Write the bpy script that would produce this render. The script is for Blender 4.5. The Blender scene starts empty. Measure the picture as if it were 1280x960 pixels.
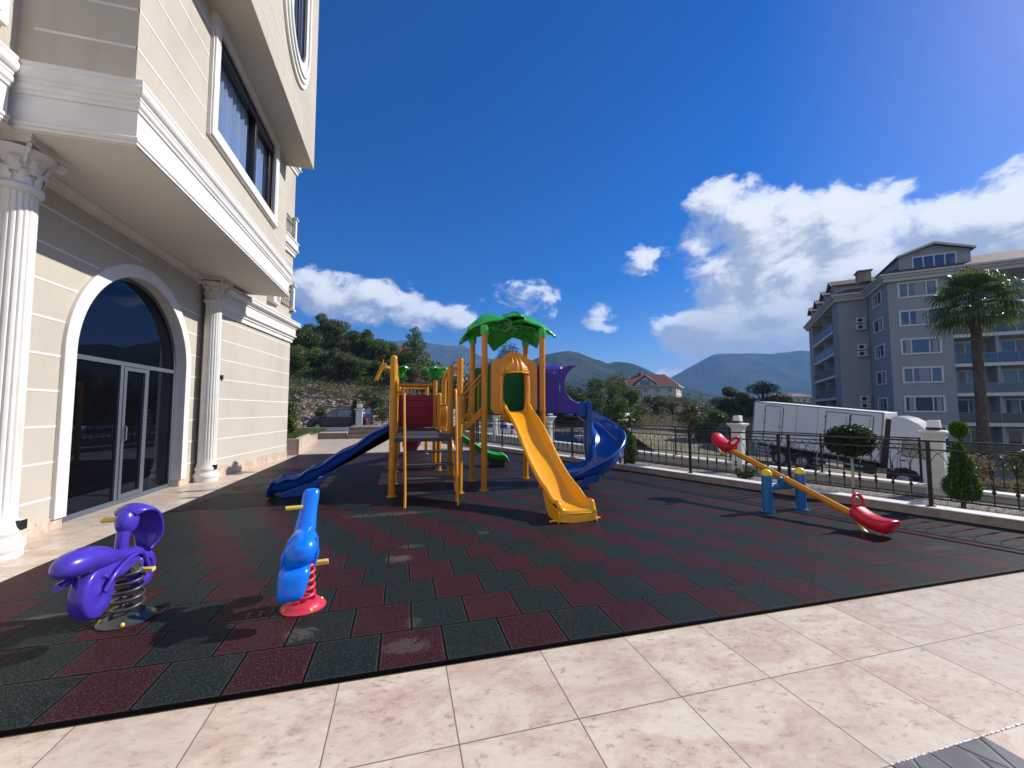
import bpy, math, random
import numpy as np
from mathutils import Vector, Matrix
R=math.radians
random.seed(7); np.random.seed(7)
S=bpy.context.scene
COL=S.collection
# ------------------------------------------------------------------ camera
YAW=R(15.093); PITCH=R(3.604); EYE=1.5
cd=bpy.data.cameras.new('camera'); cam=bpy.data.objects.new('camera',cd); COL.objects.link(cam)
cd.sensor_width=36; cd.lens=508/1280*36; cd.clip_start=.05; cd.clip_end=20000
cam.location=(0,0,EYE); cam.rotation_euler=(math.pi/2+PITCH,0,-YAW)
S.camera=cam
S.cycles.max_bounces=7; S.cycles.transparent_max_bounces=8; S.cycles.volume_bounces=0
# ------------------------------------------------------------------ sun and sky
SUN_EL=35.3; sd=Vector((1.41,.10,1)).normalized()      # direction towards the sun
sl=bpy.data.lights.new('sun','SUN'); so=bpy.data.objects.new('sun',sl); COL.objects.link(so)
sl.energy=4.8; sl.angle=R(.55); sl.color=(1,.955,.88)
so.rotation_euler=sd.to_track_quat('Z','Y').to_euler()
SUN_AZ=math.atan2(sd.x,sd.y)
EXPOSURE=0.45
S.view_settings.view_transform='Standard'; S.view_settings.look='None'
S.view_settings.exposure=EXPOSURE; S.view_settings.gamma=1
wo=bpy.data.worlds.new('World'); S.world=wo; wo.use_nodes=True
def N(nt,t,**k):
    n=nt.nodes.new(t)
    for a,b in k.items():
        if a=='inp':
            for i,v in b.items(): n.inputs[i].default_value=v
        else: setattr(n,a,b)
    return n
def mathn(nt,op,a,b=None,c=None,clamp=False):
    n=nt.nodes.new('ShaderNodeMath'); n.operation=op; n.use_clamp=clamp
    for i,v in enumerate((a,b,c)):
        if v is None: continue
        if isinstance(v,(int,float)): n.inputs[i].default_value=v
        else: nt.links.new(v,n.inputs[i])
    return n.outputs[0]
def mixc(nt,fac,a,b,blend='MIX'):
    n=nt.nodes.new('ShaderNodeMix'); n.data_type='RGBA'; n.blend_type=blend
    for i,v in ((0,fac),(6,a),(7,b)):
        if isinstance(v,(int,float)): n.inputs[i].default_value=v
        elif isinstance(v,tuple): n.inputs[i].default_value=(v+(1,))[:4]
        else: nt.links.new(v,n.inputs[i])
    return n.outputs[2]
def sstep(nt,v,a,b):
    n=nt.nodes.new('ShaderNodeMapRange'); n.interpolation_type='SMOOTHSTEP'
    nt.links.new(v,n.inputs[0]); n.inputs[1].default_value=a; n.inputs[2].default_value=b
    return n.outputs[0]
def build_world():
    nt=wo.node_tree; nt.nodes.clear(); L=nt.links
    out=N(nt,'ShaderNodeOutputWorld'); bg=N(nt,'ShaderNodeBackground')
    sky=N(nt,'ShaderNodeTexSky',sky_type='NISHITA',sun_disc=False)
    sky.sun_elevation=R(SUN_EL); sky.sun_rotation=SUN_AZ; sky.altitude=100; sky.air_density=1.0; sky.dust_density=.4; sky.ozone_density=2.2
    hs=N(nt,'ShaderNodeHueSaturation'); hs.inputs['Saturation'].default_value=1.50; hs.inputs['Value'].default_value=.87; hs.inputs['Hue'].default_value=.508
    L.new(mixc(nt,1.0,sky.outputs[0],(.93,.94,1.09),'MULTIPLY'),hs.inputs['Color'])
    tc=N(nt,'ShaderNodeTexCoord'); sp=N(nt,'ShaderNodeSeparateXYZ'); L.new(tc.outputs['Generated'],sp.inputs[0])
    az=mathn(nt,'ARCTAN2',sp.outputs[0],sp.outputs[1]); el=mathn(nt,'ARCSINE',sp.outputs[2])
    azd=mathn(nt,'MULTIPLY',az,57.2958); eld=mathn(nt,'MULTIPLY',el,57.2958)
    def field(de):
        # billowing noise in azimuth / elevation, de = shift in elevation for the light side
        cv=N(nt,'ShaderNodeCombineXYZ')
        L.new(mathn(nt,'ADD',azd,de*1.2),cv.inputs[0]); L.new(mathn(nt,'MULTIPLY',mathn(nt,'ADD',eld,de),1.5),cv.inputs[1])
        n1=N(nt,'ShaderNodeTexNoise',noise_dimensions='3D'); n1.inputs['Scale'].default_value=.17; n1.inputs['Detail'].default_value=11; n1.inputs['Roughness'].default_value=.62; n1.inputs['Distortion'].default_value=.35
        L.new(cv.outputs[0],n1.inputs['Vector'])
        # ellipses (az, el, half az, half el, tilt, gain)
        m=None
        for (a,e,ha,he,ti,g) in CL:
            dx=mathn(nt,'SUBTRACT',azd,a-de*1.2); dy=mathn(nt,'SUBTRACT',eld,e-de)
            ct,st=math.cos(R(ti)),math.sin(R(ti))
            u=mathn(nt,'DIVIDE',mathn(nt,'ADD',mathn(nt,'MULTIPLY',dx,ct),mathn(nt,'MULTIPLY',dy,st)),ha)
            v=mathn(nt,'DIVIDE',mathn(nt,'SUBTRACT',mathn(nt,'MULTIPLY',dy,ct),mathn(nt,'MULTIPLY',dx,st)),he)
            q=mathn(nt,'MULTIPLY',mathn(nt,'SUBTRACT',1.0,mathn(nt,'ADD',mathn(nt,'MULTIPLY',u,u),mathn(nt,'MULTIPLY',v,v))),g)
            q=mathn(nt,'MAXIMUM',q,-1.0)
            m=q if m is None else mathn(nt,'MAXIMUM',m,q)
        d=mathn(nt,'ADD',mathn(nt,'MULTIPLY',mathn(nt,'SUBTRACT',n1.outputs[0],.5),4.4),m)
        return d
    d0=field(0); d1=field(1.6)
    cover=sstep(nt,d0,-.12,.55)
    thick=sstep(nt,d0,.15,1.5)
    edge=mathn(nt,'SUBTRACT',d0,d1)
    lit=sstep(nt,edge,-.5,.9)
    shade=mixc(nt,lit,(.32,.37,.47),(1.0,1.0,1.0))
    low=sstep(nt,eld,17.0,6.0)
    core=mixc(nt,mathn(nt,'MULTIPLY',thick,mathn(nt,'ADD',.42,mathn(nt,'MULTIPLY',low,.5))),shade,(.27,.33,.43))
    cl=mixc(nt,1.0,core,(11.0,11.0,11.0),'MULTIPLY')
    wisp=mathn(nt,'MULTIPLY',cover,mathn(nt,'ADD',.55,mathn(nt,'MULTIPLY',thick,.45)))
    col=mixc(nt,wisp,hs.outputs[0],cl)
    L.new(col,bg.inputs[0]); bg.inputs[1].default_value=.092; L.new(bg.outputs[0],out.inputs[0])
def azel(px,py):
    v=Vector(((px-640)/508,1,-(py-480)/508)); 
    v=Matrix.Rotation(PITCH,3,'X')@v; v=Matrix.Rotation(-YAW,3,'Z')@v; v.normalize()
    return math.degrees(math.atan2(v.x,v.y)),math.degrees(math.asin(v.z))
CL=[]
for (px,py,wx,wy,ti,g) in [(1000,340,170,100,-8,2.2),(950,275,80,45,-10,1.5),(1220,290,190,60,-6,2.0),(960,400,150,36,0,.9),(905,280,75,55,0,.9),(860,462,60,14,-16,.9),(940,410,125,58,-4,3.6),(1120,330,150,60,-4,1.3),(800,330,14,10,0,.6),
        (440,372,115,34,3,1.0),(535,392,60,22,4,.9),(648,378,44,22,0,.55),(805,328,34,16,-20,.35),(742,398,26,13,0,.35),(768,404,16,8,0,.2),(1250,215,40,12,-20,.35),(835,408,34,12,0,.6)]:
    a,e=azel(px,py); a2,_=azel(px+10,py); _,e2=azel(px,py-10)
    CL.append((a,e,wx*(a2-a)/10,wy*(e2-e)/10,-ti,g))
# unseen white clouds added behind the camera as neutral fill light
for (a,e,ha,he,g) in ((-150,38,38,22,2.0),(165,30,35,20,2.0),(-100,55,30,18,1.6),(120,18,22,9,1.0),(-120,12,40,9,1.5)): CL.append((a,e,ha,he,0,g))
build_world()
# ------------------------------------------------------------------ helpers
def tag(o,label=None,cat=None,group=None,kind=None):
    if label: o['label']=label
    if cat: o['category']=cat
    if group: o['group']=group
    if kind: o['kind']=kind
    return o
def empty(name,loc=(0,0,0),rz=0,label=None,cat=None,group=None,rx=0,ry=0):
    o=bpy.data.objects.new(name,None); COL.objects.link(o); o.location=loc; o.rotation_euler=(rx,ry,rz)
    o.empty_display_size=.1
    return tag(o,label,cat,group)
def copy_tree(o,parent=None):
    c=o.copy(); COL.objects.link(c); c.parent=parent
    for ch in [x for x in bpy.data.objects if x.parent==o]: copy_tree(ch,c)
    return c
class MB:
    def __init__(s): s.v=[]; s.f=[]
    def add(s,vs,fs):
        b=len(s.v); s.v.extend([tuple(p) for p in vs]); s.f.extend([tuple(i+b for i in f) for f in fs]); return s
    def box(s,x0,x1,y0,y1,z0,z1,M=None):
        vs=[(x,y,z) for z in (z0,z1) for x,y in ((x0,y0),(x1,y0),(x1,y1),(x0,y1))]
        if M is not None: vs=[M@Vector(p) for p in vs]
        return s.add(vs,[(3,2,1,0),(4,5,6,7),(0,1,5,4),(1,2,6,5),(2,3,7,6),(3,0,4,7)])
    def prism(s,poly,a,b,ax='z',M=None):
        n=len(poly)
        def P(p,h):
            q=(p[0],p[1],h) if ax=='z' else ((h,p[0],p[1]) if ax=='x' else (p[0],h,p[1]))
            return M@Vector(q) if M is not None else q
        vs=[P(p,a) for p in poly]+[P(p,b) for p in poly]
        return s.add(vs,[tuple(range(n))[::-1],tuple(range(n,2*n))]+[(i,(i+1)%n,n+(i+1)%n,n+i) for i in range(n)])
    def ring(s,outer,inner,a,b,ax='x',M=None):
        "frame between two loops of the same length, extruded a..b"
        n=len(outer)
        def P(p,h):
            q=(p[0],p[1],h) if ax=='z' else ((h,p[0],p[1]) if ax=='x' else (p[0],h,p[1]))
            return M@Vector(q) if M is not None else q
        vs=[P(p,a) for p in outer]+[P(p,a) for p in inner]+[P(p,b) for p in outer]+[P(p,b) for p in inner]
        fs=[]
        for i in range(n):
            j=(i+1)%n
            fs+=[(i,j,n+j,n+i),(2*n+i,3*n+i,3*n+j,2*n+j),(i,2*n+i,2*n+j,j),(n+i,n+j,3*n+j,3*n+i)]
        return s.add(vs,fs)
    def tube(s,pts,r,n=10,cap=True,closed=False,sq=1.0):
        pts=[Vector(p) for p in pts]; m=len(pts)
        rs=r if isinstance(r,(list,tuple)) else [r]*m
        up=None; vs=[]
        for i,p in enumerate(pts):
            if closed: t=(pts[(i+1)%m]-pts[i-1])
            else: t=(pts[min(i+1,m-1)]-pts[max(i-1,0)])
            if t.length<1e-9: t=Vector((0,0,1))
            t.normalize()
            if up is None:
                up=Vector((0,0,1)) if abs(t.z)<.9 else Vector((1,0,0))
            a=t.cross(up)
            if a.length<1e-5: a=t.orthogonal()
            a.normalize(); b=a.cross(t).normalized(); up=b
            for k in range(n):
                th=2*math.pi*(k+.5)/n
                vs.append(p+a*math.cos(th)*rs[i]+b*math.sin(th)*rs[i]*sq)
        fs=[]
        for i in range(m if closed else m-1):
            j=(i+1)%m
            for k in range(n):
                l=(k+1)%n; fs.append((i*n+k,i*n+l,j*n+l,j*n+k))
        if cap and not closed:
            fs.append(tuple(range(n))[::-1]); fs.append(tuple(range((m-1)*n,m*n)))
        return s.add(vs,fs)
    def lathe(s,prof,c=(0,0,0),n=20,axis='z',cap=True,flute=None):
        vs=[]
        for j,(r,z) in enumerate(prof):
            for k in range(n):
                th=2*math.pi*k/n; rr=r
                if flute and flute[0]<=j<=flute[1]: rr=r*(1-flute[3]*max(0,math.cos(th*flute[2])))
                a,b=math.cos(th)*rr,math.sin(th)*rr
                q=(a,b,z) if axis=='z' else ((z,a,b) if axis=='x' else (a,z,b))
                vs.append((c[0]+q[0],c[1]+q[1],c[2]+q[2]))
        m=len(prof); fs=[(j*n+k,j*n+(k+1)%n,(j+1)*n+(k+1)%n,(j+1)*n+k) for j in range(m-1) for k in range(n)]
        if cap: fs+= [tuple(range(n))[::-1],tuple(range((m-1)*n,m*n))]
        return s.add(vs,fs)
    def grid(s,fn,nu,nv,closeu=False):
        vs=[fn(i/(nu if closeu else nu-1),j/(nv-1)) for j in range(nv) for i in range(nu)]
        fs=[]
        for j in range(nv-1):
            for i in range(nu if closeu else nu-1):
                a=j*nu+i; b=j*nu+(i+1)%nu; fs.append((a,b,b+nu,a+nu))
        return s.add(vs,fs)
    def ball(s,c,r,n=14,m=9,M=None):
        r=(r,r,r) if isinstance(r,(int,float)) else r
        prof=[(math.sin(math.pi*j/m),-math.cos(math.pi*j/m)) for j in range(m+1)]
        vs=[];
        for (q,z) in prof:
            for k in range(n):
                th=2*math.pi*k/n; p=Vector((q*math.cos(th)*r[0],q*math.sin(th)*r[1],z*r[2]))
                if M is not None: p=M@p
                vs.append((c[0]+p[0],c[1]+p[1],c[2]+p[2]))
        return s.add(vs,[(j*n+k,j*n+(k+1)%n,(j+1)*n+(k+1)%n,(j+1)*n+k) for j in range(m) for k in range(n)])
    def pieces(s):
        par=list(range(len(s.v)))
        def find(a):
            while par[a]!=a: par[a]=par[par[a]]; a=par[a]
            return a
        for f in s.f:
            r=find(f[0])
            for q in f[1:]:
                k=find(q)
                if k!=r: par[k]=r
        out={}
        for f in s.f: out.setdefault(find(f[0]),[]).append(f)
        res=[]
        for fs in out.values():
            ids=sorted({q for f in fs for q in f}); mp={q:i for i,q in enumerate(ids)}; m=MB(); m.v=[s.v[q] for q in ids]; m.f=[tuple(mp[q] for q in f) for f in fs]; res.append(m)
        return res
    def build_each(s,name,mat,parent=None,**k): return [m.build(name,mat,parent,**k) for m in s.pieces()]
    def build(s,name,mat,parent=None,bevel=0,smooth=35,solid=0,sub=0,world=False,kind=None):
        me=bpy.data.meshes.new(name)
        vs=s.v
        if world and parent is not None:
            L=Vector((0,0,0)); p=parent
            while p is not None: L+=p.location; p=p.parent
            vs=[(a-L.x,b-L.y,c-L.z) for a,b,c in vs]
        me.from_pydata([tuple(float(q) for q in p) for p in vs],[],[tuple(int(q) for q in f) for f in s.f]); me.validate(clean_customdata=False); me.materials.append(mat) if mat else None
        o=bpy.data.objects.new(name,me); COL.objects.link(o); o.parent=parent
        import bmesh
        bm=bmesh.new(); bm.from_mesh(me); bmesh.ops.remove_doubles(bm,verts=bm.verts,dist=1e-5); bmesh.ops.recalc_face_normals(bm,faces=bm.faces); bm.to_mesh(me); bm.free()
        if smooth:
            me.polygons.foreach_set('use_smooth',[True]*len(me.polygons)); me.set_sharp_from_angle(angle=R(smooth))
        if solid:
            m=o.modifiers.new('solid','SOLIDIFY'); m.thickness=solid; m.offset=0
        if bevel:
            m=o.modifiers.new('bevel','BEVEL'); m.width=bevel; m.segments=2; m.limit_method='ANGLE'; m.angle_limit=R(40)
        if sub:
            m=o.modifiers.new('sub','SUBSURF'); m.levels=sub; m.render_levels=sub
        if kind: o['kind']=kind
        return o
def spline(ctrl,n=40):
    ctrl=[Vector(c) for c in ctrl]; P=[ctrl[0]]+ctrl+[ctrl[-1]]; out=[]
    m=len(ctrl)-1
    for i in range(n+1):
        t=i/n*m; k=min(int(t),m-1); u=t-k
        a,b,c,d=P[k],P[k+1],P[k+2],P[k+3]
        out.append(.5*((2*b)+(-a+c)*u+(2*a-5*b+4*c-d)*u*u+(-a+3*b-3*c+d)*u**3))
    return out
# frames: C(x,d) is across / ahead of the camera foot, Fp(t,o) runs along the railing line
FW=(math.sin(YAW),math.cos(YAW)); RT=(math.cos(YAW),-math.sin(YAW))
def C(x,d,z=0): return Vector((x*RT[0]+d*FW[0],x*RT[1]+d*FW[1],z))
EF=Vector((-.3337,.9427,0)); NF=Vector((.9427,.3337,0))
def Fp(t,o,z=0): v=EF*t+NF*o; v.z=z; return v
FANG=math.atan2(EF.y,EF.x)
# ------------------------------------------------------------------ materials
def pm(name,col,rough=.6,spec=.5,metal=0,var=0,vs=3.0,bump=0,bs=40,coat=0,col2=None,det=5,bd=.01):
    m=bpy.data.materials.new(name); m.use_nodes=True; nt=m.node_tree; b=nt.nodes['Principled BSDF']
    b.inputs['Base Color'].default_value=(*col,1); b.inputs['Roughness'].default_value=rough; b.inputs['Metallic'].default_value=metal
    b.inputs['Specular IOR Level'].default_value=spec; b.inputs['Coat Weight'].default_value=coat; b.inputs['Coat Roughness'].default_value=.08
    tc=N(nt,'ShaderNodeTexCoord')
    if var or col2:
        n=N(nt,'ShaderNodeTexNoise'); n.inputs['Scale'].default_value=vs; n.inputs['Detail'].default_value=det; n.inputs['Roughness'].default_value=.6
        nt.links.new(tc.outputs['Object'],n.inputs['Vector'])
        c2=col2 or tuple(c*(1-var) for c in col)
        f=sstep(nt,n.outputs[0],.32,.68)
        nt.links.new(mixc(nt,f,col,c2),b.inputs['Base Color'])
        nt.links.new(mathn(nt,'ADD',rough-.06,mathn(nt,'MULTIPLY',n.outputs[0],.14),clamp=True),b.inputs['Roughness'])
    if bump:
        n=N(nt,'ShaderNodeTexNoise'); n.inputs['Scale'].default_value=bs; n.inputs['Detail'].default_value=3
        nt.links.new(tc.outputs['Object'],n.inputs['Vector'])
        bu=N(nt,'ShaderNodeBump'); bu.inputs['Strength'].default_value=bump; bu.inputs['Distance'].default_value=bd
        nt.links.new(n.outputs[0],bu.inputs['Height']); nt.links.new(bu.outputs[0],b.inputs['Normal'])
    return m
def leafmat(name,c1,c2,rough=.5,tr=.25):
    m=bpy.data.materials.new(name); m.use_nodes=True; nt=m.node_tree; b=nt.nodes['Principled BSDF']
    g=N(nt,'ShaderNodeNewGeometry'); tc=N(nt,'ShaderNodeTexCoord')
    n=N(nt,'ShaderNodeTexNoise'); n.inputs['Scale'].default_value=1.3; nt.links.new(tc.outputs['Object'],n.inputs['Vector'])
    f=mathn(nt,'ADD',mathn(nt,'MULTIPLY',g.outputs['Random Per Island'],.6),mathn(nt,'MULTIPLY',sstep(nt,n.outputs[0],.3,.7),.4))
    c=mixc(nt,f,c1,c2)
    nt.links.new(c,b.inputs['Base Color']); b.inputs['Roughness'].default_value=rough; b.inputs['Specular IOR Level'].default_value=.3
    t=N(nt,'ShaderNodeBsdfTranslucent'); nt.links.new(c,t.inputs[0])
    mx=N(nt,'ShaderNodeMixShader'); mx.inputs[0].default_value=tr
    nt.links.new(b.outputs[0],mx.inputs[1]); nt.links.new(t.outputs[0],mx.inputs[2])
    nt.links.new(mx.outputs[0],nt.nodes['Material Output'].inputs[0])
    return m
M={}
M['orange']=pm('golden_orange_paint',(.62,.245,.005),.38,spec=.35,coat=.12,var=.12,vs=6)
M['yellow']=pm('yellow_plastic',(.80,.37,.003),.34,spec=.4,coat=.15,col2=(.74,.31,.004),vs=3,bump=.05,bs=25,det=10)
M['yellowcap']=pm('yellow_cap',(.85,.62,.02),.35)
M['amber']=pm('amber_handle',(.75,.50,.10),.35)
M['green']=pm('green_plastic',(.04,.46,.045),.25,coat=.5,var=.2,vs=5)
M['lime']=pm('lime_plastic',(.02,.42,.05),.3,coat=.4)
M['dgreen']=pm('brick_green_plastic',(.008,.17,.03),.4)
M['purple']=pm('purple_plastic',(.062,.036,.42),.30,spec=.35,coat=.25,var=.15,vs=6)
M['blue']=pm('blue_plastic',(.003,.065,.34),.25,coat=.5,var=.12,vs=4)
M['skyblue']=pm('bright_blue_plastic',(.002,.17,.80),.28,spec=.35,coat=.22,bump=.04,bs=20)
M['bluepaint']=pm('blue_paint',(.01,.15,.42),.35,coat=.2,var=.1)
M['red']=pm('red_plastic',(.58,.010,.035),.32,spec=.35,coat=.25,bump=.04,bs=20)
M['dred']=pm('dark_red_panel',(.33,.006,.018),.4)
M['pink']=pm('red_spring_paint',(.62,.035,.07),.35)
M['grey']=pm('grey_panel',(.55,.56,.6),.4)
M['steel']=pm('spring_steel',(.075,.082,.09),.38,metal=.5)
M['tunnel']=pm('purple_tunnel_plastic',(.050,.022,.26),.4)
M['chrome']=pm('bolt',(.6,.6,.6),.3,metal=.9)
M['deck']=pm('dark_deck',(.05,.045,.055),.6,var=.3,vs=12,bump=.3,bs=60)
M['iron']=pm('black_iron',(.010,.010,.012),.45,spec=.4)
M['white']=pm('white_paint',(.71,.70,.67),.55,col2=(.64,.625,.585),vs=2.6,det=9,bump=.06,bs=30)
M['cream']=pm('white_stone',(.68,.66,.61),.5,var=.12,vs=4,bump=.05)
def weathered(name,col,col2,rough=.85,k=.5):
    m=pm(name,col,rough,spec=.2,bump=.15,bs=110,bd=.004); nt=m.node_tree; b=nt.nodes['Principled BSDF']; L=nt.links
    tc=N(nt,'ShaderNodeTexCoord'); mp=N(nt,'ShaderNodeMapping'); mp.inputs['Scale'].default_value=(3.2,3.2,.28); L.new(tc.outputs['Object'],mp.inputs[0])
    a=N(nt,'ShaderNodeTexNoise'); a.inputs['Scale'].default_value=1.6; a.inputs['Detail'].default_value=8; a.inputs['Roughness'].default_value=.65; L.new(mp.outputs[0],a.inputs['Vector'])
    c=N(nt,'ShaderNodeTexNoise'); c.inputs['Scale'].default_value=.8; c.inputs['Detail'].default_value=6; L.new(tc.outputs['Object'],c.inputs['Vector'])
    f=mathn(nt,'MULTIPLY',mathn(nt,'ADD',sstep(nt,a.outputs[0],.48,.75),sstep(nt,c.outputs[0],.42,.7)),k,clamp=True)
    L.new(mixc(nt,f,col,col2),b.inputs['Base Color']); return m
M['plaster']=weathered('beige_plaster',(.50,.455,.385),(.42,.375,.31))
M['plaster2']=pm('soffit_plaster',(.68,.65,.60),.85,spec=.2,var=.03,vs=1)
M['black']=pm('black_plastic',(.015,.015,.016),.4)
M['alu']=pm('grey_door_frame',(.12,.14,.17),.38,metal=.3)
M['dframe']=pm('dark_window_frame',(.02,.021,.024),.35)
M['soil']=pm('soil',(.25,.225,.19),.95,col2=(.15,.13,.105),vs=9,bump=.5,bs=30)
M['asphalt']=pm('asphalt',(.075,.075,.078),.9,var=.25,vs=2,bump=.3,bs=80)
M['wallbeige']=pm('boundary_plaster',(.46,.42,.35),.9,var=.08,vs=2,bump=.1,bs=60)
M['greywall']=pm('grey_facade',(.33,.33,.33),.85,spec=.2,var=.05,vs=.6)
M['greywall2']=pm('shade_facade',(.20,.19,.185),.85,spec=.2,var=.05,vs=.6)
M['eave']=pm('cream_eave',(.52,.50,.45),.8)
M['rooftile']=pm('brown_roof_tiles',(.14,.065,.05),.8,var=.4,vs=5,bump=.4,bs=10)
M['redtile']=pm('red_roof_tiles',(.19,.05,.035),.8,var=.4,vs=4)
M['housewall']=pm('pale_house_wall',(.55,.50,.46),.85,var=.06)
M['truckwhite']=pm('truck_white',(.80,.79,.76),.5,var=.07,vs=.8)
M['cabwhite']=pm('cab_white',(.78,.78,.78),.25,coat=.5)
M['tyre']=pm('tyre',(.02,.02,.02),.85)
M['cargrey']=pm('car_paint_slate',(.05,.06,.075),.25,metal=.5,coat=.8)
M['cardark']=pm('car_paint_black',(.02,.02,.025),.25,coat=.8)
M['carwhite']=pm('car_paint_white',(.6,.6,.6),.25,coat=.8)
M['bark']=pm('bark',(.11,.08,.055),.95,col2=(.05,.035,.025),vs=8,bump=.8,bs=15)
M['rock']=pm('pinkish_rock',(.50,.37,.29),.95,col2=(.27,.19,.155),vs=1.2,bump=.8,bs=4,bd=.1)
M['curtain']=pm('curtain',(.8,.82,.85),.9)
M['kerbstone']=pm('kerb_stone',(.33,.285,.235),.8,var=.3,vs=6)
M['lamp']=pm('lamp_glass',(.8,.8,.8),.3)
M['brownstone']=pm('brown_step_stone',(.25,.19,.15),.6,var=.3,vs=6)
def glass(name,col,rough=.03,spec=.9):
    return pm(name,col,rough,spec=spec,coat=1.0)
def mirrorglass(name,col,fac,tint=(.8,.88,1),lwk=.22):
    "dark room behind a reflecting pane"
    m=bpy.data.materials.new(name); m.use_nodes=True; nt=m.node_tree; b=nt.nodes['Principled BSDF']
    b.inputs['Base Color'].default_value=(*col,1); b.inputs['Roughness'].default_value=.9; b.inputs['Specular IOR Level'].default_value=0
    g=N(nt,'ShaderNodeBsdfGlossy'); g.inputs['Color'].default_value=(*tint,1); g.inputs['Roughness'].default_value=.012
    lw=N(nt,'ShaderNodeLayerWeight'); lw.inputs[0].default_value=.45
    f=mathn(nt,'ADD',fac,mathn(nt,'MULTIPLY',lw.outputs[0],lwk),clamp=True)
    mx=N(nt,'ShaderNodeMixShader'); nt.links.new(f,mx.inputs[0]); nt.links.new(b.outputs[0],mx.inputs[1]); nt.links.new(g.outputs[0],mx.inputs[2])
    nt.links.new(mx.outputs[0],nt.nodes['Material Output'].inputs[0]); return m
M['doorglass']=mirrorglass('tinted_door_glass',(.003,.003,.004),.05,(.55,.74,1),.14)
M['winglass']=mirrorglass('window_glass',(.03,.035,.045),.22)
M['farglass']=mirrorglass('far_window_glass',(.035,.045,.06),.12)
M['railglass']=mirrorglass('balcony_glass',(.03,.04,.05),.10)
M['carglass']=mirrorglass('car_glass',(.01,.01,.012),.12)
# paving: 0.582 m beige tiles
def paving_mat():
    m=bpy.data.materials.new('beige_paving_tiles'); m.use_nodes=True; nt=m.node_tree; b=nt.nodes['Principled BSDF']; L=nt.links
    tc=N(nt,'ShaderNodeTexCoord'); sp=N(nt,'ShaderNodeSeparateXYZ'); L.new(tc.outputs['Object'],sp.inputs[0])
    T=.582
    u=mathn(nt,'DIVIDE',mathn(nt,'SUBTRACT',sp.outputs[0],.272),T); v=mathn(nt,'DIVIDE',mathn(nt,'SUBTRACT',sp.outputs[1],1.917),T)
    fu=mathn(nt,'FRACT',u); fv=mathn(nt,'FRACT',v)
    def dist(f): return mathn(nt,'MINIMUM',f,mathn(nt,'SUBTRACT',1.0,f))
    d=mathn(nt,'MINIMUM',dist(fu),dist(fv))
    joint=sstep(nt,d,.0025,.008)
    cv=N(nt,'ShaderNodeCombineXYZ'); L.new(mathn(nt,'FLOOR',u),cv.inputs[0]); L.new(mathn(nt,'FLOOR',v),cv.inputs[1])
    wn=N(nt,'ShaderNodeTexWhiteNoise'); L.new(cv.outputs[0],wn.inputs[0])
    # shifted marbling per tile
    ad=N(nt,'ShaderNodeVectorMath',operation='MULTIPLY_ADD'); L.new(wn.outputs['Color'],ad.inputs[0]); ad.inputs[1].default_value=(9,9,9); L.new(tc.outputs['Object'],ad.inputs[2])
    mp=N(nt,'ShaderNodeMapping'); mp.inputs['Scale'].default_value=(1,1.6,1); mp.inputs['Rotation'].default_value=(0,0,.5); L.new(ad.outputs[0],mp.inputs[0])
    n1=N(nt,'ShaderNodeTexNoise'); n1.inputs['Scale'].default_value=2.3; n1.inputs['Detail'].default_value=10; n1.inputs['Roughness'].default_value=.68; n1.inputs['Distortion'].default_value=.6; L.new(mp.outputs[0],n1.inputs['Vector'])
    n2=N(nt,'ShaderNodeTexNoise'); n2.inputs['Scale'].default_value=16; n2.inputs['Detail'].default_value=8; n2.inputs['Roughness'].default_value=.75; L.new(mp.outputs[0],n2.inputs['Vector'])
    n3=N(nt,'ShaderNodeTexNoise'); n3.inputs['Scale'].default_value=1.1; n3.inputs['Detail'].default_value=4; L.new(tc.outputs['Object'],n3.inputs['Vector'])
    c=mixc(nt,sstep(nt,n1.outputs[0],.36,.66),(.64,.555,.44),(.47,.34,.265))
    c=mixc(nt,mathn(nt,'MULTIPLY',sstep(nt,n2.outputs[0],.53,.66),.75),c,(.30,.19,.145))
    c=mixc(nt,mathn(nt,'MULTIPLY',sstep(nt,n2.outputs[0],.50,.36),.35),c,(.70,.62,.52))
    c=mixc(nt,mathn(nt,'MULTIPLY',sstep(nt,n3.outputs[0],.45,.7),.3),c,(.50,.42,.35))
    c=mixc(nt,mathn(nt,'MULTIPLY',wn.outputs['Value'],.26),c,(.36,.29,.25))
    c=mixc(nt,joint,(.16,.11,.10),c)
    L.new(c,b.inputs['Base Color'])
    L.new(mathn(nt,'ADD',.16,mathn(nt,'MULTIPLY',n1.outputs[0],.42)),b.inputs['Roughness']); b.inputs['Specular IOR Level'].default_value=.5
    bu=N(nt,'ShaderNodeBump'); bu.inputs['Strength'].default_value=.25; bu.inputs['Distance'].default_value=.002
    L.new(mathn(nt,'ADD',joint,mathn(nt,'MULTIPLY',n2.outputs[0],.5)),bu.inputs['Height']); L.new(bu.outputs[0],b.inputs['Normal'])
    return m
M['paving']=paving_mat()
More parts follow.
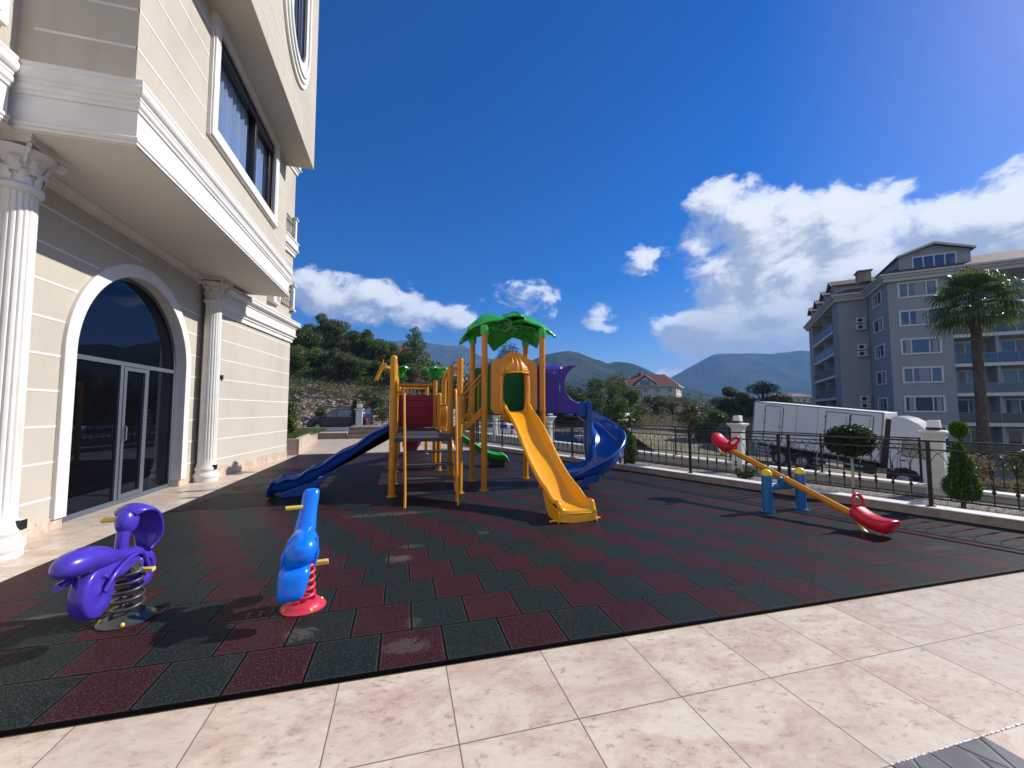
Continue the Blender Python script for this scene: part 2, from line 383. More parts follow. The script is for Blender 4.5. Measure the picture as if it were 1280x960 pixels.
def rubber_mat():
    m=bpy.data.materials.new('rubber_tiles'); m.use_nodes=True; nt=m.node_tree; b=nt.nodes['Principled BSDF']; L=nt.links
    tc=N(nt,'ShaderNodeTexCoord'); sp=N(nt,'ShaderNodeSeparateXYZ'); L.new(tc.outputs['Object'],sp.inputs[0])
    v=mathn(nt,'DIVIDE',mathn(nt,'SUBTRACT',sp.outputs[1],2.503),.402); row=mathn(nt,'FLOOR',v)
    u=mathn(nt,'ADD',mathn(nt,'DIVIDE',mathn(nt,'ADD',sp.outputs[0],.108),.388),mathn(nt,'MULTIPLY',row,.5)); cl=mathn(nt,'FLOOR',u)
    par=mathn(nt,'SUBTRACT',mathn(nt,'MULTIPLY',mathn(nt,'FRACT',mathn(nt,'MULTIPLY',cl,.5)),2.0),0.0)   # 0 red, 1 green
    fu=mathn(nt,'FRACT',u); fv=mathn(nt,'FRACT',v)
    def dist(f): return mathn(nt,'MINIMUM',f,mathn(nt,'SUBTRACT',1.0,f))
    d=mathn(nt,'MINIMUM',dist(fu),dist(fv))
    joint=sstep(nt,d,.007,.022)
    rim=mathn(nt,'MULTIPLY',sstep(nt,d,.020,.026),sstep(nt,d,.042,.030))  # mask for a bright edge highlight painted into the tile colour beside each joint
    cv=N(nt,'ShaderNodeCombineXYZ'); L.new(cl,cv.inputs[0]); L.new(row,cv.inputs[1])
    wn=N(nt,'ShaderNodeTexWhiteNoise'); L.new(cv.outputs[0],wn.inputs[0])
    g=N(nt,'ShaderNodeTexNoise'); g.inputs['Scale'].default_value=120; g.inputs['Detail'].default_value=4; g.inputs['Roughness'].default_value=.75; L.new(tc.outputs['Object'],g.inputs['Vector'])
    n1=N(nt,'ShaderNodeTexNoise'); n1.inputs['Scale'].default_value=2.2; n1.inputs['Detail'].default_value=6; n1.inputs['Roughness'].default_value=.65; L.new(tc.outputs['Object'],n1.inputs['Vector'])
    c=mixc(nt,par,(.031,.0066,.0100),(.0066,.0130,.0130))
    c=mixc(nt,mathn(nt,'MULTIPLY',wn.outputs['Value'],.45),c,mixc(nt,par,(.042,.010,.015),(.012,.022,.022)))
    c=mixc(nt,sstep(nt,g.outputs[0],.54,.70),c,(.15,.14,.14))
    c=mixc(nt,mathn(nt,'MULTIPLY',sstep(nt,n1.outputs[0],.52,.72),.16),c,(.045,.04,.036))
    # worn pale scuffs at their own places
    scuff=None
    n2=N(nt,'ShaderNodeTexNoise'); n2.inputs['Scale'].default_value=9; n2.inputs['Detail'].default_value=7; n2.inputs['Roughness'].default_value=.7; n2.inputs['Distortion'].default_value=1; L.new(tc.outputs['Object'],n2.inputs['Vector'])
    for (x,y,a,bb,k) in SCUFF:
        dx=mathn(nt,'DIVIDE',mathn(nt,'SUBTRACT',sp.outputs[0],x),a); dy=mathn(nt,'DIVIDE',mathn(nt,'SUBTRACT',sp.outputs[1],y),bb)
        q=mathn(nt,'SUBTRACT',1.0,mathn(nt,'ADD',mathn(nt,'MULTIPLY',dx,dx),mathn(nt,'MULTIPLY',dy,dy)))
        q=mathn(nt,'ADD',q,mathn(nt,'MULTIPLY',mathn(nt,'SUBTRACT',n2.outputs[0],.5),3.0))
        q=mathn(nt,'MULTIPLY',sstep(nt,q,.45,.85),k)
        scuff=q if scuff is None else mathn(nt,'MAXIMUM',scuff,q)
    c=mixc(nt,mathn(nt,'MULTIPLY',scuff,.6),c,(.13,.125,.12))
    c=mixc(nt,mathn(nt,'MULTIPLY',sstep(nt,g.outputs[0],.47,.30),.8),c,(.004,.004,.004))
    c=mixc(nt,mathn(nt,'MULTIPLY',rim,.22),c,(.13,.12,.12))
    c=mixc(nt,joint,(.002,.002,.002),c)
    L.new(c,b.inputs['Base Color']); b.inputs['Roughness'].default_value=.50; b.inputs['Specular IOR Level'].default_value=.06
    bu=N(nt,'ShaderNodeBump'); bu.inputs['Strength'].default_value=.9; bu.inputs['Distance'].default_value=.003
    L.new(mathn(nt,'ADD',mathn(nt,'MULTIPLY',joint,3.0),g.outputs[0]),bu.inputs['Height']); L.new(bu.outputs[0],b.inputs['Normal'])
    return m
SCUFF=[(-1.28,3.13,.17,.07,.8),(-.62,3.05,.16,.13,.75),(.05,2.72,.22,.12,.5),(-.02,4.28,.22,.13,.7),(.13,4.62,.2,.1,.45),(.08,3.0,.1,.1,.4),(-.15,6.1,.9,.14,.6),(.1,7.9,.5,.3,.45),(.95,4.9,.12,.1,.5),(2.0,5.6,.3,.1,.35),(5.6,3.1,.35,.1,.3),(-2.4,3.75,.25,.07,.7),(-2.3,3.3,.3,.06,.5)]
M['rubber']=rubber_mat()
# ------------------------------------------------------------------ ground and terrain
def sm(a,b,x):
    t=np.clip((x-a)/(b-a),0,1); return t*t*(3-2*t)
def vnoise(x,y,s,seed=0):
    x=x/s; y=y/s; xi=np.floor(x); yi=np.floor(y); fx=x-xi; fy=y-yi; fx=fx*fx*(3-2*fx); fy=fy*fy*(3-2*fy)
    def h(a,b): return np.modf(np.abs(np.sin(a*127.1+b*311.7+seed*17.3)*43758.5453))[0]
    return (h(xi,yi)*(1-fx)+h(xi+1,yi)*fx)*(1-fy)+(h(xi,yi+1)*(1-fx)+h(xi+1,yi+1)*fx)*fy
def groundz(x,d):
    "x across, d ahead of the camera"
    x=np.asarray(x,float); d=np.asarray(d,float)
    t=-.5677*x+.8232*d
    z=np.clip(-3.27+.1*t,-4.2,-.12)
    side=1-sm(-24,5,x)                       # the cut bank is only on the left
    bank=4.2*sm(36.5,42,d)+5.2*sm(42,54,d)+2.5*sm(54,80,d)
    z=z+side*(bank+ (vnoise(x,d,1.7,1)-.5)*.9*sm(36,40,d)+(vnoise(x,d,5,2)-.5)*1.6*sm(38,44,d))
    z=z+2.2*sm(45,110,d)*(1-side)*sm(60,10,np.abs(x-15))
    z=z+(vnoise(x,d,23,3)-.5)*1.2*sm(60,120,np.hypot(x,d))
    return z
def hgrid(xs,ds,fn):
    X,D=np.meshgrid(xs,ds); Z=fn(X,D)
    wx=X*RT[0]+D*FW[0]; wy=X*RT[1]+D*FW[1]
    vs=np.stack([wx.ravel(),wy.ravel(),Z.ravel()],1); nx=len(xs)
    fs=[(j*nx+i,j*nx+i+1,(j+1)*nx+i+1,(j+1)*nx+i) for j in range(len(ds)-1) for i in range(nx-1)]
    b=MB(); b.v=[tuple(p) for p in vs]; b.f=fs; return b
def terrain_mat():
    m=bpy.data.materials.new('dry_earth'); m.use_nodes=True; nt=m.node_tree; b=nt.nodes['Principled BSDF']; L=nt.links
    tc=N(nt,'ShaderNodeTexCoord'); ge=N(nt,'ShaderNodeNewGeometry'); sp=N(nt,'ShaderNodeSeparateXYZ'); L.new(ge.outputs['Normal'],sp.inputs[0])
    n1=N(nt,'ShaderNodeTexNoise'); n1.inputs['Scale'].default_value=.35; n1.inputs['Detail'].default_value=9; n1.inputs['Roughness'].default_value=.7; L.new(tc.outputs['Object'],n1.inputs['Vector'])
    n2=N(nt,'ShaderNodeTexNoise'); n2.inputs['Scale'].default_value=2.6; n2.inputs['Detail'].default_value=8; n2.inputs['Roughness'].default_value=.75; L.new(tc.outputs['Object'],n2.inputs['Vector'])
    c=mixc(nt,sstep(nt,n1.outputs[0],.4,.6),(.26,.21,.14),(.13,.13,.07))
    rock=mixc(nt,sstep(nt,n2.outputs[0],.42,.6),(.50,.38,.30),(.22,.16,.125))
    c=mixc(nt,sstep(nt,sp.outputs[2],.86,.72),c,rock)
    L.new(c,b.inputs['Base Color']); b.inputs['Roughness'].default_value=.95
    bu=N(nt,'ShaderNodeBump'); bu.inputs['Strength'].default_value=.9; bu.inputs['Distance'].default_value=.25; L.new(n2.outputs[0],bu.inputs['Height']); L.new(bu.outputs[0],b.inputs['Normal'])
    return m
M['earth']=terrain_mat()
xs=np.concatenate([np.linspace(-9000,-300,12),np.linspace(-260,-70,10),np.arange(-65,66,1.0),np.linspace(75,260,14),np.linspace(300,9000,12)])
ds=np.concatenate([np.linspace(-9000,-300,10),np.linspace(-260,-20,12),np.arange(-15,92,1.0),np.linspace(96,260,20),np.linspace(300,9000,14)])
g=hgrid(xs,ds,groundz).build('ground',M['earth'],smooth=180); g['kind']='structure'
# street sheet following the ground
def strip(name,f0,f1,t0,t1,mat,dz=.04,n=80,m=6):
    b=MB()
    def fn(u,v):
        t=t0+(t1-t0)*u; o=f0+(f1-f0)*v; p=Fp(t,o)
        x=p.x*RT[0]+p.y*RT[1]; d=p.x*FW[0]+p.y*FW[1]
        return (p.x,p.y,float(np.clip(-3.27+.1*(-.5677*x+.8232*d),-4.2,-.12))+dz)
    b.grid(fn,n,m); o=b.build(name,mat,smooth=180); o['kind']='structure'; return o
strip('road',13.2,24,-30,34,M['asphalt'],.05)
strip('pavement',10.7,13.1,-30,34,M['cream'],.16)
# cross street behind the terrace
b=MB(); b.grid(lambda u,v:C(-45+57*u,29.5+6.2*v,-.12+.05),30,4); o=b.build('side_road',M['asphalt'],smooth=180); o['kind']='structure'
# terrace paving slab
def lineX(o,y): return (o-.3337*y)/.9427
poly=[(-14,-8),(lineX(8.25,-8),-8),(lineX(8.25,24.0),24.0),(-14,24.0)]
b=MB(); b.prism(poly,-4,0); o=b.build('terrace_paving',M['paving']); o['kind']='structure'
poly=[(lineX(8.25,-8),-8),(lineX(10.2,-8),-8),(lineX(10.2,24),24),(lineX(8.25,24),24)]
b=MB(); b.prism(poly,-4,.012); o=b.build('planting_strip',M['soil']); o['kind']='structure'
# rubber mat
b=MB(); b.prism([(-3.31,2.5),(lineX(8.0,2.5),2.5),(lineX(8.0,14.85),14.85),(-3.25,14.85)],.002,.026); o=b.build('rubber_flooring',M['rubber'],bevel=.004); o['kind']='structure'
# carved grey inlay tile row
def inlay():
    m=pm('grey_inlay',(.17,.165,.16),.35,col2=(.09,.088,.085),vs=5,bump=0)
    nt=m.node_tree; b=nt.nodes['Principled BSDF']; tc=N(nt,'ShaderNodeTexCoord')
    w=N(nt,'ShaderNodeTexVoronoi',feature='DISTANCE_TO_EDGE'); w.inputs['Scale'].default_value=6.5; nt.links.new(tc.outputs['Object'],w.inputs['Vector'])
    bu=N(nt,'ShaderNodeBump'); bu.inputs['Strength'].default_value=1; bu.inputs['Distance'].default_value=.006; nt.links.new(sstep(nt,w.outputs[0],.0,.06),bu.inputs['Height']); nt.links.new(bu.outputs[0],b.inputs['Normal'])
    return m
b=MB(); b.box(2.02,2.594,.76,1.33,.0,.004); o=b.build('grey_stone_inlay',inlay()); o['kind']='structure'
b=MB()
x=2.02
while x<5:
    b.box(x,x+random.uniform(.006,.03),1.332,1.332+random.uniform(.004,.009),.0,.004); x+=random.uniform(.02,.05)
o=b.build('grout_glint_line',M['white']); o['kind']='structure'  # broken white dashes stand in for the glint along the pale grout joint
# kerb under the railing
b=MB()
for (a,bb,z0,z1) in ((8.0,8.24,0,.132),(7.992,8.25,.133,.152)):
    P=[Fp(-8,a),Fp(-8,bb),Fp(23.5,bb),Fp(23.5,a)]
    b=MB(); b.prism([(p.x,p.y) for p in P],z0,z1); o=b.build('kerb' if z0==0 else 'kerb_coping',M['kerbstone'] if z0==0 else M['white'],bevel=.006); o['kind']='structure'
# ------------------------------------------------------------------ mountains
def mountain_mat():
    m=bpy.data.materials.new('forested_slope'); m.use_nodes=True; nt=m.node_tree; b=nt.nodes['Principled BSDF']; L=nt.links
    tc=N(nt,'ShaderNodeTexCoord')
    n1=N(nt,'ShaderNodeTexNoise'); n1.inputs['Scale'].default_value=.012; n1.inputs['Detail'].default_value=10; n1.inputs['Roughness'].default_value=.7; L.new(tc.outputs['Object'],n1.inputs['Vector'])
    n2=N(nt,'ShaderNodeTexNoise'); n2.inputs['Scale'].default_value=.09; n2.inputs['Detail'].default_value=8; n2.inputs['Roughness'].default_value=.75; L.new(tc.outputs['Object'],n2.inputs['Vector'])
    c=mixc(nt,sstep(nt,n1.outputs[0],.42,.62),(.028,.045,.016),(.085,.085,.045))
    c=mixc(nt,sstep(nt,n2.outputs[0],.52,.68),c,(.12,.105,.07))
    c=mixc(nt,sstep(nt,n2.outputs[0],.48,.36),c,(.015,.028,.010))
    L.new(c,b.inputs['Base Color']); b.inputs['Roughness'].default_value=1; b.inputs['Specular IOR Level'].default_value=0
    bu=N(nt,'ShaderNodeBump'); bu.inputs['Strength'].default_value=1; bu.inputs['Distance'].default_value=9; L.new(n2.outputs[0],bu.inputs['Height']); L.new(bu.outputs[0],b.inputs['Normal'])
    return m
M['mountain']=mountain_mat()
def ridge(name,pts,D,depth,seed,foot=-6,n=160,amp=.10):
    "pts: (tangent across, tangent up) of the skyline seen from the terrace"
    pts=sorted(pts); tx=[p[0] for p in pts]; ty=[p[1] for p in pts]
    us=np.linspace(tx[0],tx[-1],n); h=np.interp(us,tx,ty)*D
    h=h+(vnoise(us*D,us*0,60,seed)-.5)*6+(vnoise(us*D,us*0,18,seed+1)-.5)*3.0
    rows=36; vs=[]
    for j in range(rows):
        v=j/(rows-1)                       # 0 front foot, .7 crest, 1 back
        if v<=.75: k=v/.75; dd=D-depth*(1-k); hh=np.power(k,1.25)
        else: k=(v-.75)/.25; dd=D+depth*.5*k; hh=1-k
        X=us*D*(1+.0*v); Dd=np.full(n,dd)
        gul=(np.abs(vnoise(X,Dd,120,seed+3)-.5)*2+np.abs(vnoise(X,Dd,45,seed+4)-.5))*amp
        f=hh*(1-gul*(1 if v<.72 else 0)*4*hh*(1-hh)**.8)
        Z=foot+(h-foot)*f
        vs.append(np.stack([X*RT[0]+Dd*FW[0],X*RT[1]+Dd*FW[1],Z],1))
    b=MB(); b.v=[tuple(p) for r_ in vs for p in r_]; b.f=[(j*n+i,j*n+i+1,(j+1)*n+i+1,(j+1)*n+i) for j in range(rows-1) for i in range(n-1)]
    o=b.build(name,M['mountain'],smooth=180); o['kind']='structure'; return o
def px(l): return [((a-640)/508,(512-y)/508) for a,y in l]
ridge('mountain',px([(150,470),(300,450),(420,438),(482,427),(503,423),(527,425),(548,429),(580,430),(601,444),(640,452),(690,470),(760,500)]),1900,650,11)
ridge('mountain',px([(520,505),(600,480),(640,460),(664,449),(681,441),(711,437),(725,441),(742,448),(761,453),(775,450),(793,453),(808,460),(826,469),(860,484),(920,500),(1000,510)]),1000,420,21,amp=.16)
ridge('mountain',px([(780,500),(838,472),(854,463),(873,451),(897,441),(920,440),(960,441),(1010,437),(1060,432),(1150,428),(1300,436),(1500,450),(1900,440)]),1700,600,31)
# mountains to the right of and behind the terrace, which the door glass mirrors
def back_ridge():
    n=220; rows=14; b=MB(); vs=[]
    for j in range(rows):
        v=j/(rows-1)
        for i in range(n):
            a=R(62)+R(240)*i/(n-1)
            h=130+70*math.sin(a*3.1)+50*math.sin(a*7.3+1)+18*math.sin(a*17)
            fade=max(0.0,math.sin(math.pi*i/(n-1)))**.3
            rr=1500-500*(1-v); vs.append((math.sin(a+YAW)*rr,math.cos(a+YAW)*rr,-6+h*fade*v**1.3*(1-.15*abs(math.sin(a*40+v*3)))))
    b.v=vs; b.f=[(j*n+i,j*n+i+1,(j+1)*n+i+1,(j+1)*n+i) for j in range(rows-1) for i in range(n-1)]
    o=b.build('hills',M['mountain'],smooth=180); o['kind']='structure'
back_ridge()
# haze
b=MB(); b.box(-2900,2900,-2900,2900,-14,330); hz=b.build('haze',None,smooth=0)
hm=bpy.data.materials.new('haze_air'); hm.use_nodes=True; nt=hm.node_tree; nt.nodes.clear()
ho=N(nt,'ShaderNodeOutputMaterial'); pv=N(nt,'ShaderNodeVolumePrincipled'); pv.inputs['Color'].default_value=(.24,.50,1,1); pv.inputs['Density'].default_value=.00028; pv.inputs['Anisotropy'].default_value=.1
nt.links.new(pv.outputs[0],ho.inputs['Volume']); hz.data.materials.clear(); hz.data.materials.append(hm); hz['kind']='stuff'
tag(hz,'thin blue air haze over the far mountains','haze')
# ------------------------------------------------------------------ the apartment house on the left
FARX0,FARY0,FARX1,FARY1=-3.97,10.25,-3.46,14.15
def make_near_building():
    T=empty('apartment_building',(-4.2,8,0),label='beige stucco apartment block with white cornices, fluted columns and an arched glass door',cat='building')
    def W(b,n,m,p=None,**k): return b.build(n,M[m],p or T,world=True,**k)
    XW=-4.2; yc=8.045; ra=1.41; zs=2.27; hi=4.4
    arc=[(yc+ra*math.cos(math.pi*i/40),zs+ra*.975*math.sin(math.pi*i/40)) for i in range(41)]
    # ground floor wall with the arched opening: one plate of 0.3 m
    b=MB()
    b.box(XW-.3,XW,3.0,yc-ra,0,hi); b.box(XW-.3,XW,yc+ra,10.35,0,hi)
    up=arc[::-1]
    for i in range(40):
        (y0,z0),(y1,z1)=up[i],up[i+1]
        b.add([(XW,y0,z0),(XW,y1,z1),(XW,y1,hi),(XW,y0,hi),(XW-.3,y0,z0),(XW-.3,y1,z1),(XW-.3,y1,hi),(XW-.3,y0,hi)],[(0,1,2,3),(4,7,6,5),(0,4,5,1)])
    W(b,'wall','plaster',smooth=0)
    b=MB(); b.box(-12,XW-.3,-6,10.35,-.1,hi) ; b.box(-12,XW,-6,2.99,0,hi); 
    # far part of the ground floor, slightly turned
    n=Vector((FARY1-FARY0,-(FARX1-FARX0),0)).normalized()
    b.prism([(FARX0,FARY0),(FARX1,FARY1),(-12,FARY1+.8),(-12,FARY0)],0,9.2)
    W(b,'wall','plaster',smooth=0)
    # thin white bands
    fd=Vector((FARX1-FARX0,FARY1-FARY0,0)); 
    b=MB()
    for k in range(9):
        z=.39+.443*k
        b.box(XW-.01,XW+.004,3.0,yc-ra-.19 if z<zs+.2 else yc-math.sqrt(max(.01,(ra+.19)**2-(z-zs)**2)),z,z+.028)
        y1=yc+ra+.19 if z<zs+.2 else yc+math.sqrt(max(.01,(ra+.19)**2-(z-zs)**2))
        if z>zs+ra+.1: continue
        b.box(XW-.01,XW+.004,y1,10.3,z,z+.028)
    for k in range(17):
        z=.39+.443*k
        if 3.6<z<4.45: continue
        b.add([(FARX0,FARY0,z),(FARX1,FARY1,z),(FARX1,FARY1,z+.028),(FARX0,FARY0,z+.028)]+[(FARX0+n.x*.004,FARY0+n.y*.004,z),(FARX1+n.x*.004,FARY1+n.y*.004+.003,z),(FARX1+n.x*.004,FARY1+n.y*.004+.003,z+.028),(FARX0+n.x*.004,FARY0+n.y*.004,z+.028)],[(4,5,6,7),(0,1,5,4),(3,7,6,2),(1,2,6,5)])
    [W(m_,'groove_band','white',smooth=0) for m_ in [b]]
    # marble skirting
    b=MB(); b.box(XW,XW+.015,3,yc-ra-.01,0,.16); b.box(XW,XW+.015,yc+ra+.01,10.3,0,.16)
    b.prism([(FARX0+n.x*.001,FARY0+n.y*.001),(FARX1+n.x*.001,FARY1+n.y*.001),(FARX1+n.x*.018,FARY1+n.y*.018),(FARX0+n.x*.018,FARY0+n.y*.018)],0,.24)
    [W(m_,'skirting','paving',smooth=0) for m_ in b.pieces()]
    # arch surround
    def hp(r,sc=1.0,lo=.13): return [(yc-r,lo)]+[(yc-r*math.cos(math.pi*i/44),zs+r*sc*math.sin(math.pi*i/44)) for i in range(45)]+[(yc+r,lo)]
    b=MB(); o_,i_=hp(ra+.19,.985),hp(ra-.005,.975)
    k=len(o_)
    vs=[(XW+.05,y,z) for y,z in o_]+[(XW+.05,y,z) for y,z in i_]+[(XW-.02,y,z) for y,z in o_]+[(XW-.3,y,z) for y,z in i_]
    fs=[]
    for j in range(k-1): fs+=[(j,j+1,k+j+1,k+j),(j,2*k+j,2*k+j+1,j+1),(k+j,k+j+1,3*k+j+1,3*k+j)]
    fs+=[(0,k,3*k,2*k),(k-1,2*k-1,4*k-1,3*k-1)]
    b.add(vs,fs); W(b,'arch_surround','white',bevel=.008)
    # glazed door screen
    XG=XW-.16; D=empty('arched_door',(XG,yc,0)); D.parent=T; D.location=Vector((XG,yc,0))-T.location
    def Wd(b,n,m,**kk):
        b.v=[(x-XG,y-yc,z) for x,y,z in b.v]; return b.build(n,M[m],D,**kk)
    fr=.055
    b=MB()
    i2=hp(ra-.01,.975,.0); i3=[(y*1.0+(yc-y)*.042,z-.045*max(0,math.sin(math.pi*min(1,max(0,(z-zs)/(ra))) )) if z>zs else z) for y,z in i2]
    i3=[(yc+(y-yc)*(1-.05/ra),zs+(z-zs)*(1-.05/ra) if z>zs else z) for y,z in i2]
    k=len(i2)
    vs=[(XG+.03,y,z) for y,z in i2]+[(XG+.03,y,z) for y,z in i3]+[(XG-.03,y,z) for y,z in i2]+[(XG-.03,y,z) for y,z in i3]
    fs=[]
    for j in range(k-1): fs+=[(j,j+1,k+j+1,k+j),(k+j,k+j+1,3*k+j+1,3*k+j),(2*k+j,3*k+j,3*k+j+1,2*k+j+1)]
    b.add(vs,fs)
    b.box(XG-.03,XG+.03,yc-ra+.04,yc+ra-.04,2.20,2.27)          # transom
    ym1,ym2=7.95,8.52
    ym0=yc-ra+.05; ym3=yc+ra-.05
    for y in (ym1-.1,ym2): b.box(XG-.03,XG+.03,y,y+.07,.07,2.20)
    b.box(XG-.03,XG+.03,yc-ra+.04,yc+ra-.04,.0,.075)
    Wd(b,'frame','alu',bevel=.004)
    for (a,c) in ((ym0,ym1-.1),(ym2+.07,ym3)):
        b=MB(); b.box(XG-.012,XG+.0,a,c,.075,2.20); Wd(b,'pane','doorglass',smooth=0)
    b=MB(); lunette=[(y,z) for y,z in i3 if z>zs]; b.prism([(yc-ra+.05,2.27)]+lunette+[(yc+ra-.05,2.27)],XG-.012,XG,'x'); Wd(b,'pane','doorglass',smooth=0)
    b=MB(); a,c=ym1-.03,ym2
    b.ring([(a,.08),(c,.08),(c,2.19),(a,2.19)],[(a+.06,.15),(c-.06,.15),(c-.06,2.13),(a+.06,2.13)],XG-.02,XG+.045)
    leaf=Wd(b,'door_leaf','alu',bevel=.004)
    b=MB(); b.box(XG-.01,XG+.01,a+.06,c-.06,.15,2.13); b.v=[(x-XG,y-yc,z) for x,y,z in b.v]; b.build('pane',M['doorglass'],leaf,smooth=0)
    b=MB(); b.tube([(XG+.05,a+.03,1.0),(XG+.09,a+.03,1.02),(XG+.09,a+.03,1.22),(XG+.05,a+.03,1.24)],.009,8); b.v=[(x-XG,y-yc,z) for x,y,z in b.v]; b.build('handle',M['chrome'],leaf)
    # columns
    def column(y,x=-3.98):
        r=.165
        prof=[(r*1.34,0),(r*1.34,.05),(r*1.30,.055),(r*1.38,.075),(r*1.42,.11),(r*1.38,.145),(r*1.24,.17),(r*1.18,.195),(r*1.18,.22),(r*1.26,.245),(r*1.26,.27),(r*1.14,.295),(r*1.08,.33),(r*1.05,.35),(r*1.0,.40)]
        base=MB().lathe(prof,(x,y,0),36)
        sh=MB(); pr=[(r*1.02,.38),(r,.42),(r,.5)]+[(r*(1-.10*i/10),.5+3.27*i/10) for i in range(1,11)]+[(r*.9,3.80)]
        sh.lathe(pr,(x,y,0),160,flute=(2,12,20,.085))
        cp=MB(); cp.lathe([(r*.9,3.78),(r*1.12,3.80),(r*1.15,3.83),(r*1.1,3.86),(r*.92,3.875),(r*.95,3.95),(r*1.05,4.05),(r*1.25,4.14),(r*1.6,4.22)],(x,y,0),32)
        # leaves in two tiers, corner scrolls, abacus
        for tier,(z0,hh,rr,n,off) in enumerate(((3.87,.17,.97,8,0),(3.97,.19,1.1,8,.5))):
            for i in range(n):
                a=2*math.pi*(i+off)/n
                def lf(u,v,a=a,z0=z0,hh=hh,rr=rr):
                    w=(u-.5)*.105*(1.0-.35*v)*(1+.18*math.cos(v*18)); out=r*rr+.012+.06*v**2.2; zz=z0+hh*(v if v<.85 else .85-(v-.85)*1.2)
                    out-=abs(u-.5)*.03
                    return (x+math.cos(a)*out-math.sin(a)*w,y+math.sin(a)*out+math.cos(a)*w,zz)
                cp.grid(lf,7,12)
        for i in range(4):
            a=math.pi/4+i*math.pi/2; c0=Vector((x+math.cos(a)*r*1.75,y+math.sin(a)*r*1.75,4.20)); t=Vector((math.cos(a),math.sin(a),0))
            pts=[]
            for k in range(26):
                th=k/25*4.2*math.pi; q=.052*(1-k/28); pts.append(c0+t*(math.cos(th)*q)+Vector((0,0,math.sin(th)*q)))
            cp.tube([Vector((x,y,4.08))+t*r*1.15,c0-t*.03+Vector((0,0,.03))]+pts,.017,8)
        ab=[];
        for i in range(4):
            a=math.pi/4+i*math.pi/2; p=Vector((math.cos(a),math.sin(a)))*r*2.15; a2=a+math.pi/2; p2=Vector((math.cos(a2),math.sin(a2)))*r*2.15
            for k in range(7):
                u=k/7; q=p.lerp(p2,u); q*=1-.22*math.sin(math.pi*u); ab.append((x+q.x,y+q.y))
        cp.prism(ab,4.26,4.30); cp.prism([((px_-x)*1.07+x,(py_-y)*1.07+y) for px_,py_ in ab],4.30,4.338)
        p=W(sh,'column','white',smooth=60)
        q=base; q.v=[(a-T.location.x-0,b_-T.location.y,c) for a,b_,c in q.v]; q.build('base',M['white'],p,smooth=50)
        cp.v=[(a-T.location.x,b_-T.location.y,c) for a,b_,c in cp.v]; cp.build('capital',M['white'],p,smooth=50,solid=0)
    column(5.41); column(10.08); 
    # first-floor bay: soffit, moulded cornice, wall
    XB=-2.90; YN,YF=5.20,11.12; XS=-3.80
    def cornice(b,path,prof,z):
        "sweep profile (out, up) along a plan path of (x,y) with outward normals to the right of travel"
        P=[Vector(p) for p in path]; ring=[]
        for i,p in enumerate(P):
            def nrm(a,c): d=(c-a).normalized(); return Vector((d.y,-d.x))
            if i==0: nn=nrm(P[0],P[1]); s=1
            elif i==len(P)-1: nn=nrm(P[-2],P[-1]); s=1
            else:
                n1,n2=nrm(P[i-1],p),nrm(p,P[i+1]); nn=(n1+n2).normalized(); s=1/max(.3,nn.dot(n1))
            ring.append([(p.x+nn.x*s*o,p.y+nn.y*s*o,z+h) for o,h in prof])
        m=len(prof); vs=[v for r_ in ring for v in r_]
        fs=[(i*m+j,i*m+j+1,(i+1)*m+j+1,(i+1)*m+j) for i in range(len(P)-1) for j in range(m-1)]
        fs+=[tuple(range(m)),tuple(range((len(P)-1)*m,len(P)*m))[::-1]]
        b.add(vs,fs)
    def arcp(c,r,a0,a1,n=5): return [(c[0]+r*math.cos(R(a0+(a1-a0)*i/n)),c[1]+r*math.sin(R(a0+(a1-a0)*i/n))) for i in range(n+1)]
    prof=[(-.02,0),(.10,0),(.10,.035),(.125,.04),(.125,.075),(.10,.085),(.085,.10),(.085,.37),(.105,.375),(.105,.40),(.12,.41)]+arcp((.12,.45),.035,-90,80)+[(.125,.495),(.14,.50),(.14,.53),(.16,.535)]+arcp((.17,.60),.055,-80,75)+[(.19,.665),(.20,.67),(.20,.70),(-.02,.705)]
    prof=[(o if o<=.1 else .10+(o-.10)*.45,h) for o,h in prof]
    b=MB(); cornice(b,[(XS-.3,YN),(XB,YN),(XB,YF),(-4.0,YF)][::-1] if False else [(XS-.3,YN),(XB,YN),(XB,YF),(-4.2,YF)],prof,4.34); W(b,'cornice','white',smooth=30)
    wy0,wy1,wz0,wz1=6.82,10.17,5.63,7.67
    b=MB(); b.box(-8,XB-.7,YN,YF,4.342,7.61); b.box(XB-.7,XB,YN,wy0+.2,4.342,7.61); b.box(XB-.7,XB,wy1-.2,YF,4.342,7.61); b.box(XB-.7,XB,wy0+.2,wy1-.2,4.342,wz0+.2); b.box(XB-.7,XB,wy0+.2,wy1-.2,wz1-.2,7.61); W(b,'wall','plaster',smooth=0)
    b=MB(); b.box(-8,-3.93,-6,YN,4.342,12); W(b,'wall','plaster',smooth=0)
    b=MB(); b.box(-8,XB+.08,-6 if False else YN-.08,YF+.08,4.325,4.341);  b.box(-8,-3.84,-6,YN-.085,4.325,4.341); W(b,'soffit','plaster2',smooth=0)
    b=MB(); cornice(b,[(-3.93,-5),(-3.93,YN-.16)],prof,4.345); W(b,'cornice','white',smooth=30)
    # small cove along wall below the soffit
    b=MB(); cornice(b,[(XW,3.0),(XW,10.3)],[(0,-.15),(.02,-.15),(.02,-.11),(.05,-.10),(.07,-.06),(.10,-.05),(.10,-.016),(0,-.016)],4.34); W(b,'cove','white',smooth=30)
    b=MB(); 
    for k in range(8):
        z=5.045+.443*k
        if z<5.1: continue
        b.box(XB-.01,XB+.004,YN-.004,6.8,z,z+.028); 
        b.box(XB-.01,XB+.004,10.18,YF,z,z+.028); b.box(XS,XB+.003,YN-.004,YN+.01,z,z+.028)
        if z>7.2: break
